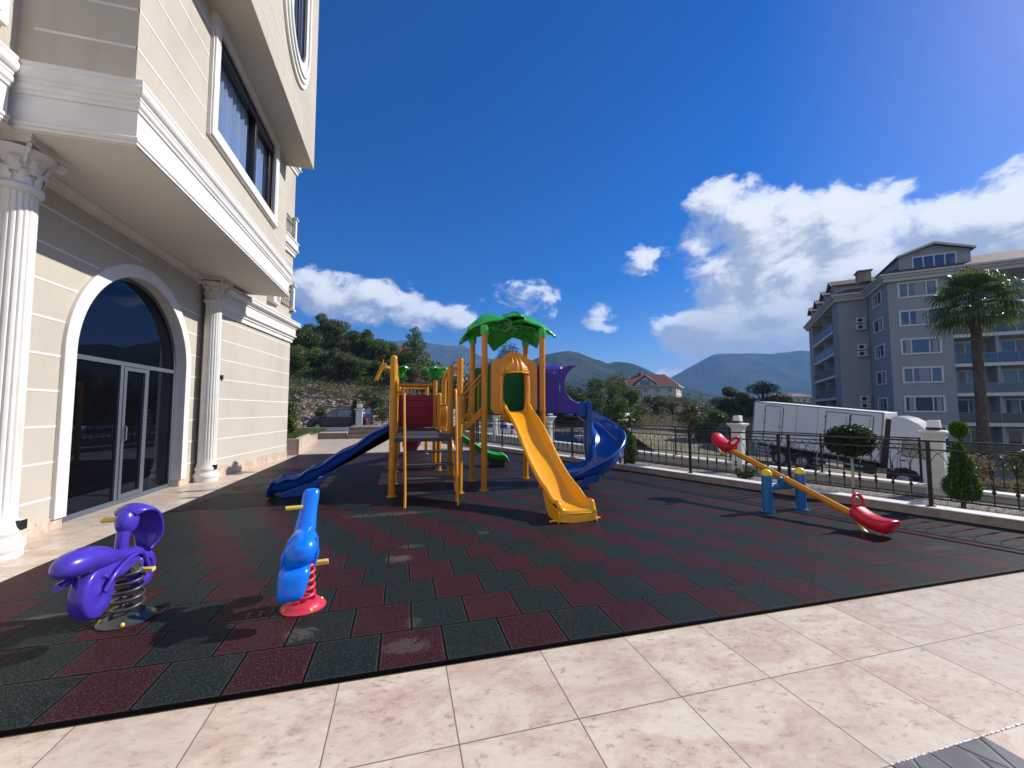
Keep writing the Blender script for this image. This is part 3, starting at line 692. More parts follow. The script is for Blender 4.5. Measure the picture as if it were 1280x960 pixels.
    W(b,'groove_band','white',smooth=0)
    # bay window
    
    b=MB(); f_=lambda d:[(wy0+d,wz0+d),(wy1-d,wz0+d),(wy1-d,wz1-d),(wy0+d,wz1-d)]
    b.ring(f_(0),f_(.19),XB-.01,XB+.05); b.ring(f_(.02),f_(.17),XB+.05,XB+.075); b.ring(f_(.17),f_(.215),XB-.12,XB+.065)
    wf=W(b,'window','white',bevel=.006)
    b=MB(); b.ring(f_(.215),f_(.275),XB-.1,XB+.01); 
    ym=8.83
    b.box(XB-.1,XB+.005,ym-.05,ym+.05,wz0+.27,wz1-.27); b.box(XB-.1,XB+.0,wy0+.27,wy1-.27,wz1-.42,wz1-.30)
    b.box(XB-.09,XB-.03,ym+.05,ym+.12,wz0+.27,wz1-.42)
    b.box(XB-.09,XB-.03,wy1-.40,wy1-.275,wz0+.27,wz1-.42)
    for o_,n_ in ((b,'frame'),): o_.v=[(a-T.location.x,c-T.location.y,d) for a,c,d in o_.v]; o_.build(n_,M['dframe'],wf,bevel=.004)
    for (a,c) in ((wy0+.27,ym-.05),(ym+.05,wy1-.27)):
        b=MB(); b.box(XB-.075,XB-.06,a,c,wz0+.27,wz1-.40); b.v=[(p-T.location.x,q-T.location.y,d) for p,q,d in b.v]; b.build('pane',M['winglass2'],wf,smooth=0)
    b=MB()
    for (a,c,col) in ((wy0+.3,ym-.08,0),(ym+.08,wy1-.42,0)):
        nn=int((c-a)/.02); 
        b.grid(lambda u,v,a=a,c=c:(XB-.16+.03*math.sin((a+(c-a)*u)*34)+.02*math.sin((a+(c-a)*u)*81),a+(c-a)*u,wz0+.28+(wz1-wz0-.6)*v),nn,2)
    b.v=[(p-T.location.x,q-T.location.y,d) for p,q,d in b.v]; b.build('curtain',M['curtain'],wf,smooth=180)
    b=MB(); b.box(XB-.6,XB-.58,wy0,wy1,wz0,wz1); b.v=[(p-T.location.x,q-T.location.y,d) for p,q,d in b.v]; b.build('room_back',M['black'],wf,smooth=0)
    # upper storeys
    XU=-2.27; YU=10.94
    b=MB(); b.box(-8,XU,4.2,YU,7.59,17); W(b,'wall','plaster',smooth=0)
    b=MB(); 
    for k in range(18):
        z=7.92+.435*k
        oy=8.95; 
        lo,hi_=4.2,YU
        if 8.55<z<14.5:
            b.box(XU-.01,XU+.004,lo,oy-1.02 if z>9.3 else oy-math.sqrt(max(0,1.04-(9.45-z)**2)) ,z,z+.022); b.box(XU-.01,XU+.004,oy+1.02 if z>9.3 else oy+math.sqrt(max(0,1.04-(9.45-z)**2)),hi_,z,z+.022)
        else: b.box(XU-.01,XU+.004,lo,hi_,z,z+.022)
    W(b,'groove_band','white',smooth=0)
    def stad(r,y=8.95,z0=9.45,z1=11.5):
        return [(y+r*math.cos(math.pi+math.pi*i/24),z0+r*math.sin(math.pi+math.pi*i/24)) for i in range(25)]+[(y+r*math.cos(math.pi*i/24),z1+r*math.sin(math.pi*i/24)) for i in range(25)]
    b=MB()
    for r0,r1,h in ((1.02,.90,.05),(.92,.80,.085),(.82,.70,.115),(.72,.54,.08)): b.ring(stad(r0),stad(r1),XU-.0,XU+h)
    ov=W(b,'oval_window','white',bevel=.006)
    b=MB(); b.ring(stad(.56),stad(.47),XU-.02,XU+.05); b.box(XU,XU+.045,8.92,8.98,9.0,12.0); b.v=[(p-T.location.x,q-T.location.y,d) for p,q,d in b.v]; b.build('frame',M['dframe'],ov,bevel=.004)
    b=MB(); b.prism(stad(.5),XU+.003,XU+.02,'x'); b.v=[(p-T.location.x,q-T.location.y,d) for p,q,d in b.v]; b.build('pane',M['winglass'],ov,smooth=0)
    # far wall: cornice and little balconies
    pr2=[(-.02,0),(.05,0),(.05,.10),(.08,.11),(.08,.15),(.10,.16)]+arcp((.10,.20),.035,-90,80)+[(.11,.25),(.11,.42),(.135,.43),(.135,.47),(.17,.48)]+arcp((.18,.545),.05,-80,75)+[(.2,.60),(.22,.605),(.22,.64),(-.02,.66)]
    b=MB(); cornice(b,[(FARX0,FARY0),(FARX1,FARY1),(FARX1-2.5,FARY1+.25)],pr2,3.62); cornice(b,[(FARX0,FARY0+.9),(FARX1,FARY1),(FARX1-2.5,FARY1+.25)],pr2,9.1);[W(m_,'cornice','white',smooth=30) for m_ in b.pieces()]
    for z in (4.28,6.46):
        b=MB(); yb=13.35; xb=FARX0+(yb-FARY0)*(FARX1-FARX0)/(FARY1-FARY0)
        if z>5: cornice(b,[(xb,13.2),(FARX1,14.15),(FARX1-1.4,14.3)],pr2[:16]+[(-.02,.42)],z-.1+.02)
        bal=W(b,'balcony_ledge','white') if z>5 else None
        b=MB()
        x0=FARX1+.02
        b.box(x0-.10,x0+.06,14.02,14.2,z+.33,z+1.12); b.box(x0-.14,x0+.10,13.98,14.24,z+1.12,z+1.17); b.box(x0-.14,x0+.10,13.98,14.24,z+.33,z+.38)
        b.box(x0-.26,x0-.10,13.1,13.24,z+.33,z+1.14)
        [W(m_,'balcony_post','white',bevel=.004) for m_ in b.pieces()]
        b=MB()
        for k in range(7):
            yy=13.28+k*.11; xx=xb+(yy-yb)*(FARX1-FARX0)/(FARY1-FARY0)+.03
            b.tube([(xx,yy,z+.36),(xx+.04,yy,z+.5),(xx,yy,z+.7),(xx,yy,z+1.05)],.009,6)
            b.tube([(xx,yy-.05,z+.9),(xx,yy,z+.8),(xx,yy+.05,z+.9),(xx,yy,z+1.0),(xx,yy-.05,z+.9)],.008,6)
        xx=xb+.03
        b.tube([(xx-.03,13.15,z+1.07),(x0-.03,14.1,z+1.07)],.014,6); b.tube([(xx-.03,13.15,z+.42),(x0-.03,14.1,z+.42)],.012,6)
        W(b,'balcony_railing','iron')
        b=MB(); b.box(xb-.3,xb+.045-.05,12.6,13.05,z+.3,z+2.0); b.ring([(12.5,z+.25),(13.12,z+.25),(13.12,z+2.1),(12.5,z+2.1)],[(12.6,z+.3),(13.05,z+.3),(13.05,z+2.0),(12.6,z+2.0)],xb-.3,xb+.06)
        W(b,'balcony_door_surround','white')
    # sliver of white window trim at the very left
    b=MB(); b.ring([(2.2,5.32),(5.02,5.32),(5.02,7.6),(2.2,7.6)],[(2.4,5.5),(4.82,5.5),(4.82,7.4),(2.4,7.4)],-3.935,-3.87); b.ring([(2.3,5.4),(4.92,5.4),(4.92,7.5),(2.3,7.5)],[(2.4,5.5),(4.82,5.5),(4.82,7.4),(2.4,7.4)],-3.88,-3.85); w2=W(b,'window','white',bevel=.005)
    b=MB(); b.box(-3.925,-3.91,2.4,4.82,5.5,7.4); b.v=[(p-T.location.x,q-T.location.y,d) for p,q,d in b.v]; b.build('pane',M['winglass'],w2,smooth=0)
    # wall spotlights at the column feet
    for (x,y,l) in ((-3.84,5.47,'small black box spotlight on the near fluted column beside the arched door'),(-3.84,10.02,'small black box spotlight on the far fluted column beyond the arched door')):
        t=empty('spotlight',(x,y,.26 if y<6 else .24),label=l,cat='light',group='spotlights on the columns')
        b=MB(); b.box(-.005,.07,-.045,.045,-.0,.10); b.build('housing',M['black'],t,bevel=.006)
        b=MB(); b.box(.004,.06,-.035,.035,.10,.104); b.build('lens',M['lamp'],t)
        b=MB(); b.box(-.03,-.004,-.03,.03,.02,.09); b.build('bracket',M['black'],t)
    t=empty('socket',(-3.83,10.16,2.2),label='tiny black weatherproof socket on the wall beside the far fluted column',cat='socket')
    b=MB(); b.box(-.0,.05,-.035,.035,-.05,.05); b.build('housing',M['black'],t,bevel=.006)
    b=MB(); b.tube([(.025,0,-.05),(.025,.01,-.085)],.011,8); b.build('cable_gland',M['black'],t)
def winglass2():
    m=bpy.data.materials.new('clear_window_glass'); m.use_nodes=True; nt=m.node_tree; nt.nodes.clear()
    o=N(nt,'ShaderNodeOutputMaterial'); t=N(nt,'ShaderNodeBsdfTransparent'); t.inputs[0].default_value=(.72,.78,.88,1); g=N(nt,'ShaderNodeBsdfGlossy'); g.inputs['Roughness'].default_value=.01
    f=N(nt,'ShaderNodeFresnel'); f.inputs[0].default_value=1.45
    mx=N(nt,'ShaderNodeMixShader'); mx.inputs[0].default_value=.13; nt.links.new(t.outputs[0],mx.inputs[1]); nt.links.new(g.outputs[0],mx.inputs[2]); nt.links.new(mx.outputs[0],o.inputs[0]); return m
M['winglass2']=winglass2()
make_near_building()
# ------------------------------------------------------------------ railing along the kerb
def railing(T,t0,t1,zb,zt,o,spacing,posts,post_r=.022,detail=True,pr=.007):
    "all in world coordinates, parts under T; zb foot of the posts, zt handrail height above zb"
    L=T.location
    def put(b,n,p=T): 
        b.v=[(x-L.x,y-L.y,z-L.z) for x,y,z in b.v]; return b.build(n,M['iron'],p)
    def fb(b,ta,tb,oa,ob,za,zb_):
        P=[Fp(ta,oa),Fp(tb,oa),Fp(tb,ob),Fp(ta,ob)]; b.prism([(p.x,p.y) for p in P],za,zb_)
    for t in posts:
        b=MB(); fb(b,t-post_r,t+post_r,o-post_r,o+post_r,zb,zb+zt-.012); fb(b,t-.045,t+.045,o-.045,o+.045,zb,zb+.008); put(b,'post')
    for a,c in zip(posts[:-1],posts[1:]):
        if c-a<.4: continue
        b=MB(); 
        fb(b,a+post_r,c-post_r,o-.012,o+.012,zb+.10,zb+.122)
        fb(b,a+post_r,c-post_r,o-.010,o+.010,zb+zt-.13,zb+zt-.112)
        n=max(2,round((c-a)/spacing)); st=(c-a)/n
        for k in range(1,n):
            t=a+k*st; h=zb+zt*.56
            if detail:
                b.tube([Fp(t,o,zb+.12),Fp(t,o,h-.26)],pr,6)
                q=h-.26
                b.tube([Fp(t,o,q),Fp(t,o,q+.02),Fp(t,o,q+.035),Fp(t,o,q+.06),Fp(t,o,q+.075),Fp(t,o,q+.10),Fp(t,o,q+.115)],[pr,.018,.022,.010,.022,.018,pr],6)
                b.tube([Fp(t,o,q+.11),Fp(t,o,h-.03),Fp(t,o,h),Fp(t,o,h+.055)],[pr,pr,pr*1.7,.001],6)
            else: b.tube([Fp(t,o,zb+.12),Fp(t,o,h),Fp(t,o,h+.05)],[pr,pr,.002],4)

        za,zb2=zb+zt*.54,zb+zt-.13
        for k in range(0,n+1):
            t=a+k*st
            for sgn in (1,-1):
                te=t+sgn*st*1.0
                if te<a-.01 or te>c+.01: continue
                pts=[]
                for i in range(8):
                    u=i/7; th=u*math.pi/2
                    pts.append(Fp(t+sgn*st*(1-math.cos(th)),o+(.006*sgn),za+(zb2-za)*math.sin(th)))
                b.tube(pts,.0040,5)
        put(b,'panel')
    b=MB(); fb(b,posts[0]-.02,posts[-1]+.02,o-.021,o+.021,zb+zt-.012,zb+zt+.012); put(b,'handrail')
posts=[-7.2,-5.4,-3.65,-2.0,-.32,1.43,3.18,3.34,5.06,6.82,6.97,8.72,10.5,10.65,12.4,14.15,14.3,16.0,17.8,17.95,19.7,21.5]
T=empty('iron_railing',Fp(1.43,8.12,.15),label='black wrought iron railing with arched scrollwork on the white topped kerb beside the rubber floor',cat='railing')
railing(T,0,0,.152,.905,8.12,.19,posts)
# outer boundary wall, its iron fence, pillars and lamps
def make_outer_wall():
    T=empty('boundary_wall',Fp(1.7,10.3,0),label='low beige boundary wall with white coping between the planting strip and the street',cat='wall')
    zt=lambda t:.14+.012*t
    b=MB(); ts=np.linspace(-8,24,17)
    def sl(b,o0,o1,z0,z1):
        vs=[]; 
        for t in ts: vs+=[Fp(t,o0,z0(t)),Fp(t,o1,z0(t)),Fp(t,o1,z1(t)),Fp(t,o0,z1(t))]
        n=len(ts); fs=[(0,3,2,1),(4*n-4,4*n-3,4*n-2,4*n-1)]
        for i in range(n-1):
            for k in range(4): fs.append((4*i+k,4*i+(k+1)%4,4*i+4+(k+1)%4,4*i+4+k))
        b.add(vs,fs)
    sl(b,10.2,10.42,lambda t:-4.2,lambda t:zt(t)-.045); b.build('wall',M['wallbeige'],T,world=True,smooth=0)
    b=MB(); sl(b,10.16,10.46,lambda t:zt(t)-.045,lambda t:zt(t)); b.build('coping',M['white'],T,world=True,bevel=.006,smooth=0)
    F=empty('iron_fence',Fp(1.7,10.31,0),label='thinner black iron fence standing on the beige boundary wall by the street',cat='fence')
    ps=[-5.4,-1.75,1.72,5.13,8.58,12.33,16.26,20.65]
    for a,c in zip(ps[:-1],ps[1:]):
        mid=(a+c)/2; z=zt(mid)
        railing(F,0,0,z,.80,10.31,.135,[a+.2,mid,c-.2],post_r=.016,detail=False,pr=.006)
    def pillar(t,lab,lab2):
        P=Fp(t,10.31,zt(t)-.5); Q=empty('pillar',P,rz=FANG,label=lab,cat='pillar',group='white pillars along the boundary wall')
        h=1.36-zt(t)*.1
        b=MB(); b.box(-.115,.115,-.115,.115,0,h); b.box(-.13,.13,-.13,.13,0,.62); b.build('shaft',M['white'],Q,bevel=.01)
        b=MB()
        for x in (-.075,-.037,0,.037,.075):
            b.box(x-.006,x+.006,.114,.12,.68,h-.12); b.box(x-.006,x+.006,-.12,-.114,.68,h-.12)
        b.build('fluting',M['white'],Q)
        b=MB(); b.lathe([(.18,h),(.19,h+.03),(.23,h+.07),(.262,h+.085),(.262,h+.12),(.02,h+.14)],(0,0,0),4); b.v=[tuple(Matrix.Rotation(math.pi/4,3,'Z')@Vector(p)) for p in b.v]; b.build('capital',M['white'],Q,smooth=0,bevel=.006)
        Lm=empty('pillar_lamp',Vector(P)+Vector((0,0,h+.138)),rz=FANG,label=lab2,cat='lamp',group='square lamps on the pillars')
        b=MB(); b.box(-.095,.095,-.095,.095,0,.04); b.build('base',M['black'],Lm,bevel=.006)
        b=MB(); b.prism([(-.085,.04),(.085,.04),(.075,.17),(-.075,.17)],-.08,.08,'y'); b.build('shade',M['lamp'],Lm,bevel=.008)
    names=['nearest, behind the conifer by the right end of the railing','beside the white truck box, behind the high end of the seesaw','right of the blue spiral slide','just right of the far yellow tower post','between the two left posts of the slide tower','left of the slide tower, seen between the stair posts']
    names2=['behind the conifer by the right end of the railing','beside the white truck box','right of the blue spiral slide','just right of the far yellow tower post','between the two left posts of the slide tower','left of the slide tower, between the stair posts']
    for i,t in enumerate([1.72,5.13,8.58,12.33,16.26,20.65]):
        pillar(t,'square white boundary pillar '+names[i],'square white lamp on the pillar '+names2[i])
make_outer_wall()

# ------------------------------------------------------------------ play equipment
def chute(path,w,H,r_in=.05,nv=60,lip=.035):
    "open trough along a path; H(v) gives the height of the side walls"
    P=spline(path,nv); b=MB(); rows=[]
    for i,p in enumerate(P):
        t=(P[min(i+1,nv)]-P[max(i-1,0)]); t.normalize()
        side=Vector((t.y,-t.x,0))
        if side.length<1e-3: side=prev
        side.normalize(); prev=side
        up=Vector((0,0,1))
        h=H(i/nv); hw=w/2
        prof=[(-hw-lip,h-.03),(-hw-lip*.8,h-.006),(-hw-lip*.25,h+.008),(-hw+.012,h-.006),(-hw+.02,h*.55),(-hw+.035,h*.22),(-hw+.08,h*.05),(-hw*.5,-.004),(0,-.01)]
        prof=prof+[(-a,c) for a,c in prof[:-1][::-1]]
        rows.append([p+side*a+up*c for a,c in prof])
    n=len(rows[0]); b.v=[tuple(q) for r_ in rows for q in r_]
    b.f=[(j*n+i,j*n+i+1,(j+1)*n+i+1,(j+1)*n+i) for j in range(nv) for i in range(n-1)]
    return b
def make_play_structure():
    T=empty('play_structure',(1.0,7.9,.026),label='large playground climbing frame with orange posts, palm leaf roof, blue, yellow and green slides',cat='playground')
    B=lambda b,n,m,**k: b.build(n,M[m],T,world=True,**k)
    def post(x,y,h,cap=True,col='orange',coll=()):
        b=MB(); r=.057
        pr=[(r,.03),(r,h-.05)]+([(r*.93,h-.02),(r*.7,h+.0),(r*.35,h+.014),(.001,h+.018)] if cap else [(r,h)])
        b.lathe(pr,(x,y,0),20); o=B(b,'post',col)
        b=MB(); b.lathe([(.092,.026),(.092,.034),(.064,.036),(.06,.06)],(x,y,0),20)
        for z in coll: b.lathe([(r,z-.022),(r+.008,z-.02),(r+.009,z+.02),(r,z+.022)],(x,y,0),20)
        for k in range(4):
            a=k*math.pi/2+.78; b.lathe([(.009,.034),(.009,.045),(.001,.046)],(x+.078*math.cos(a),y+.078*math.sin(a),0),6)
        b.v=[(p-T.location.x,q-T.location.y,c-T.location.z) for p,q,c in b.v]; b.build('collar',M[col],o)
    # posts of the two low decks
    for x,y,h,co in ((-.15,7.3,2.43,(1.66,1.86)),(1.0,7.3,2.43,(1.78,)),(-.15,8.46,2.43,(1.8,)),(.96,8.46,2.42,(1.75,)),(-.15,10.15,2.3,(1.7,)),(.88,10.15,1.9,(1.7,)),(-.15,11.38,2.36,(1.8,)),(.87,11.38,2.36,(1.8,))): post(x,y,h,coll=co)
    for x,y in ((1.47,7.42),(1.42,8.46),(2.60,8.50),(2.62,7.46)): post(x,y,2.98,False,coll=(2.36,1.5))
    # decks
    def deck(x0,x1,y0,y1,z,t=.055):
        b=MB(); b.box(x0,x1,y0,y1,z-t,z); 
        B(b,'deck','deck',bevel=.006)
    deck(-.15,1.0,7.25,8.5,1.0); deck(-.15,.9,10.1,11.4,1.0); deck(-.02,.86,8.5,10.1,.985,.04); deck(1.42,2.64,7.42,8.52,1.45)
    # front stair: dark treads and two stringers
    for z,y in ((.80,7.17),(.60,7.0),(.40,6.82),(.20,6.64)):
        b=MB(); b.box(.08,.84,y-.12,y+.12,z-.03,z+.0); B(b,'stair_tread','deck',bevel=.004)
    def tube(name,pts,r,m='orange',n=12,seg=0,**k):
        b=MB(); b.tube(spline(pts,seg) if seg else pts,r,n); return B(b,name,m,**k)
    for x,xt in ((.06,.03),(.86,.90)):
        tube('stair_handrail',[(xt-(.1 if x<.5 else -.06),7.3,1.80),(xt,7.18,1.82),(xt,7.08,1.72),(x,6.50,.35),(x,6.36,.03)],.02,seg=30)
        if x>.5: tube('stringer',[(x,7.28,1.0),(x,6.62,.12),(x,6.60,.03)],.018)
    b=MB(); b.box(-.10,.01,6.33,6.40,.026,.03)
    # stair from the low deck up to the tower
    for z,x in ((1.15,1.14),(1.30,1.30)):
        b=MB(); b.box(x-.09,x+.09,7.52,8.38,z-.03,z); B(b,'stair_tread','deck',bevel=.004)
    for y in (7.44,8.46):
        b=MB(); b.prism([(1.0,1.0),(1.0,1.12),(1.44,1.56),(1.44,1.40)],y-.02,y+.02,'y'); B(b,'stringer','orange',bevel=.006)
        tube('stair_handrail',[(1.03,y,1.78),(1.12,y,1.80),(1.38,y,2.12),(1.44,y,2.14)],.017,seg=16)
        tube('stair_handrail',[(1.03,y,1.68),(1.12,y,1.70),(1.38,y,2.02),(1.44,y,2.04)],.012,seg=16)
        for k in range(4):
            x=1.09+.09*k; tube('baluster',[(x,y,1.0+(x-1.0)*.95+.1),(x,y,1.70+max(0,x-1.12)*1.15)],.009,n=8)
    # panels
    b=MB(); b.box(-.09,.82,11.36,11.40,1.02,1.9)
    for z in (1.1,1.3,1.55,1.75): b.box(-.02,.75,11.345,11.36,z,z+.03)
    B(b,'red_panel','dred',bevel=.012)
    tube('cross_bar',[(-.15,11.38,2.16),(.87,11.38,2.16)],.052)
    tube('cross_bar',[(-.10,14.0,2.2),(.80,14.0,2.2)],.035)
    for x in (-.1,.8): post(x,14.0,2.26,True,coll=())
    b=MB()
    for x in (.22,.47): b.tube(spline([(x-.06,14,2.18),(x-.09,14,1.98),(x-.07,14,1.85),(x,14,1.8),(x+.07,14,1.85),(x+.09,14,1.98),(x+.06,14,2.18)],20),.012,8)
    B(b,'hanging_ring','grey')
    b=MB(); b.box(.885,.915,10.22,11.3,1.02,1.9); b.box(-.18,-.15,10.22,11.3,1.02,1.9); B(b,'purple_panel','tunnel',bevel=.012)
    # bridge sides: wavy bars under a rail, giraffe necks above
    for x,m,s in ((.90,'orange',1),(-.14,'orange',-1)):
        tube('bridge_rail',[(x,8.46,1.60),(x,10.15,1.60)],.024,m)
        tube('bridge_rail',[(x,8.46,1.04),(x,10.15,1.04)],.02,m)
        for k in range(5):
            y=8.72+.27*k
            b=MB(); b.tube([(x,y+.05*math.sin(i/12*2*math.pi*1.0+.4),1.04+.56*i/12) for i in range(13)],.024,10); B(b,'wavy_bar',m)
        # neck: an arch that rises from the bridge rail and ends in a head leaning outwards
        nb=MB(); yn=9.2
        nb.tube(spline([(x,yn,1.6),(x,yn,2.0),(x+s*.02,yn-.02,2.22),(x+s*.12,yn-.06,2.36),(x+s*.22,yn-.10,2.40)],24),[.055]*10+[.052]*8+[.045]*7,14)
        nk=B(nb,'giraffe_neck',m)
        hb=MB(); c=Vector((x+s*.27,yn-.12,2.40)); 
        hb.tube(spline([c+Vector((-s*.05,0,.05)),c+Vector((0,-.01,.03)),c+Vector((s*.06,-.03,-.09)),c+Vector((s*.12,-.05,-.24)),c+Vector((s*.14,-.055,-.30))],16),[.03,.045,.055,.06,.06,.058,.052,.048,.044,.042,.042,.042,.043,.043,.04,.03,.012],14,sq=.8)
        for q in (-1,1):
            hb.tube([c+Vector((0,q*.03,.04)),c+Vector((-s*.0,q*.04,.15)),c+Vector((0,q*.04,.17))],[.014,.012,.018],8)
            hb.tube([c+Vector((-s*.02,q*.04,.02)),c+Vector((-s*.05,q*.10,.07)),c+Vector((-s*.06,q*.14,.06))],[.012,.026,.002],8,sq=.5)
        hb.v=[(p-T.location.x,q-T.location.y,c_-T.location.z) for p,q,c_ in hb.v]; hb.build('giraffe_head',M[m],nk,smooth=60)
    # pale curved wing panel on the left side of the bridge
    b=MB()
    for k,(ro,ri) in enumerate(((.52,.44),(.36,.30))):
        pts=[(9.0+ro*math.cos(a),1.35+ro*1.25*math.sin(a)) for a in np.linspace(0,math.pi,18)]; pin=[(9.0+ri*math.cos(a),1.35+ri*1.25*math.sin(a)) for a in np.linspace(0,math.pi,18)]
        b.prism([(y,z) for y,z in pts]+[(y,z) for y,z in pin[::-1]],-.25,-.19,'x')
    B(b,'wing_panel','grey',bevel=.01)
    # leafy tops on the rear posts
    for x in (-.15,.87):
        for k in range(5):
            a=2*math.pi*k/5+.4+(x>0)*.3
            def lf(u,v,a=a,x=x):
                w=(u-.5)*2; hw=.14*max(0.0,math.sin(math.pi*min(1,.12+v*.88)))**.8+.012; r=.03+.34*v; z=2.33+.40*math.sin(v*1.75)-.10*v*v-abs(w)*.03+ (.02*math.cos(v*22) if abs(w)>.5 else 0)
                return (x+math.cos(a)*r-math.sin(a)*hw*w,11.38+math.sin(a)*r+math.cos(a)*hw*w,z)
            b=MB(); b.grid(lf,7,14); B(b,'small_leaf','green',solid=.02,smooth=60)
    # yellow slide
    b=chute([(2.08,7.5,1.47),(2.085,7.32,1.44),(2.10,7.1,1.32),(2.13,6.6,.98),(2.16,6.1,.64),(2.20,5.6,.31),(2.22,5.38,.20),(2.235,5.2,.175),(2.24,5.07,.185),(2.242,5.03,.16),(2.242,5.0,.03)],.47,
        lambda v:(.13+.07*max(0,1-v/.08)+.03*math.sin(v*24+.8)*min(1,v*8))*(1-.90*float(sm(.66,.97,v))))
    ys=B(b,'yellow_slide','yellow',solid=.022,smooth=60)
    b=MB(); b.tube([(1.88,5.08,.045),(2.60,5.08,.045)],.014,8); 
    b.v=[(p-T.location.x,q-T.location.y,c-T.location.z) for p,q,c in b.v]; b.build('foot_bar',M['amber'],ys)
    b=MB(); 
    pts=[(5.01,.03),(5.01,.15),(5.2,.15),(5.40,.18),(5.55,.26),(5.5,.16),(5.40,.03)]
    b.prism(pts,2.0,2.475,'x'); b.v=[(p-T.location.x,q-T.location.y,c-T.location.z) for p,q,c in b.v]; b.build('slide_foot',M['yellow'],ys,bevel=.01)
    for x_ in (2.24-.272,2.24+.252):
        b=MB(); b.prism([(5.0,.03),(5.0,.175),(5.08,.20),(5.22,.225),(5.36,.265),(5.50,.33),(5.62,.41),(5.60,.30),(5.50,.17),(5.40,.06),(5.34,.03)],x_,x_+.02,'x'); b.v=[(p-T.location.x,q-T.location.y,c-T.location.z) for p,q,c in b.v]; b.build('side_skirt',M['yellow'],ys,bevel=.006)
    # blue wavy slide to the left
    b=chute([(-.12,7.88,1.03),(-.32,7.88,1.0),(-.62,7.88,.80),(-1.0,7.88,.56),(-1.35,7.88,.36),(-1.62,7.88,.21),(-1.85,7.88,.135),(-2.02,7.88,.115),(-2.10,7.88,.10),(-2.13,7.88,.04)],.50,
        lambda v:(.20+.02*math.sin(v*40))*(1 if v<.8 else max(.25,1-(v-.8)/.2*.75)))
    bs=B(b,'blue_slide','blue',solid=.025,smooth=60)
    b=MB(); b.prism([(-1.95,.03),(-1.95,.10),(-1.5,.26),(-1.3,.34),(-1.45,.03)],7.66,8.10,'y'); b.v=[(p-T.location.x,q-T.location.y,c-T.location.z) for p,q,c in b.v]; b.build('slide_foot',M['blue'],bs,bevel=.01)
    # ribbed underside of the same slide
    b=MB()
    for s_ in (7.64,8.12):
        top=[(-.2,.98),(-.5,.86),(-.9,.60),(-1.3,.36),(-1.6,.21)]; bot=[(x_,z_-.17-.02*math.cos(i*2.6)) for i,(x_,z_) in enumerate([(-1.6+.07*i,.21+.055*i) for i in range(21)])]
        b.prism(top+bot,s_-.012,s_+.012,'y')
    b.v=[(p-T.location.x,q-T.location.y,c-T.location.z) for p,q,c in b.v]; b.build('side_rib',M['blue'],bs)
    # green and red slides behind
    b=chute([(.90,10.6,1.03),(1.1,10.6,.98),(1.5,10.58,.70),(1.95,10.55,.40),(2.2,10.53,.25),(2.45,10.5,.19),(2.62,10.48,.19),(2.70,10.47,.12)],.46,lambda v:.15*(1 if v<.8 else max(.3,1-(v-.8)/.2*.6)))
    gs=B(b,'green_slide','lime',solid=.025,smooth=60)
    b=MB(); b.prism([(2.6,.03),(2.6,.17),(2.2,.22),(2.25,.03)],10.32,10.7,'y'); b.v=[(p-T.location.x,q-T.location.y,c-T.location.z) for p,q,c in b.v]; b.build('slide_foot',M['deck'],gs,bevel=.01)
    b=chute([(.35,11.42,1.03),(.35,11.7,.98),(.33,12.2,.70),(.31,12.8,.45),(.30,13.4,.25),(.30,13.9,.2),(.30,14.1,.12)],.46,lambda v:.16)
    B(b,'red_slide','red',solid=.025,smooth=60)
    # tower front panel with arched opening and helmet
    x0,x1,zb,zt=1.60,2.50,1.42,2.44; xc=2.05; yp=7.44
    top=[(x0,2.36),(x0+.03,2.44),(x0+.15,2.45),(x0+.24,2.50),(xc-.14,2.58),(xc,2.60),(xc+.14,2.58),(x1-.24,2.50),(x1-.15,2.45),(x1-.03,2.44),(x1,2.36)]
    nA=40
    def outerp(a):
        d=(math.cos(a),math.sin(a)); best=None
        poly=[(x0,zb)]+top+[(x1,zb)]; c=(xc,1.95)
        for i in range(len(poly)):
            p,q=poly[i],poly[(i+1)%len(poly)]; ex,ez=q[0]-p[0],q[1]-p[1]; den=d[0]*ez-d[1]*ex
            if abs(den)<1e-9: continue
            t=((p[0]-c[0])*ez-(p[1]-c[1])*ex)/den; u=((p[0]-c[0])*d[1]-(p[1]-c[1])*d[0])/den
            if t>0 and -1e-6<=u<=1+1e-6: best=t if best is None else min(best,t)
        return (c[0]+d[0]*best,c[1]+d[1]*best)
    def innerp(a,k=1.0):
        c=(xc,1.84); d=(math.cos(a),math.sin(a)); hw=.225*k; hh=.43*k
        t=1/((abs(d[0])/hw)**3.2+(abs(d[1])/hh)**3.2)**(1/3.2)
        return (c[0]+d[0]*t,min(2.22,c[1]+d[1]*t) if k==1 else c[1]+d[1]*t)
    A=[2*math.pi*i/nA+.001 for i in range(nA)]
    b=MB(); b.ring([outerp(a) for a in A],[innerp(a) for a in A],yp-.03,yp+.03,'y'); pn=B(b,'helmet_panel','orange2',bevel=.008)
    def sub(b,n,m,**k): b.v=[(p-T.location.x,q-T.location.y,c-T.location.z) for p,q,c in b.v]; return b.build(n,M[m],pn,**k)
    b=MB(); 
    vs=[]; 
    for a in A:
        p=innerp(a,1.40 ); q=innerp(a,1.0); m_=((p[0]+q[0])/2,(p[1]+q[1])/2)
        vs+= [(p[0],yp-.03,p[1]),((p[0]*.75+q[0]*.25),yp-.075,(p[1]*.75+q[1]*.25)),((p[0]*.25+q[0]*.75),yp-.085,(p[1]*.25+q[1]*.75)),(q[0],yp-.04,q[1])]
    b.add(vs,[(4*i+k,4*i+k+1,4*((i+1)%nA)+k+1,4*((i+1)%nA)+k) for i in range(nA) for k in range(3)]); sub(b,'arch_trim','orange2',smooth=60)
    b=MB()
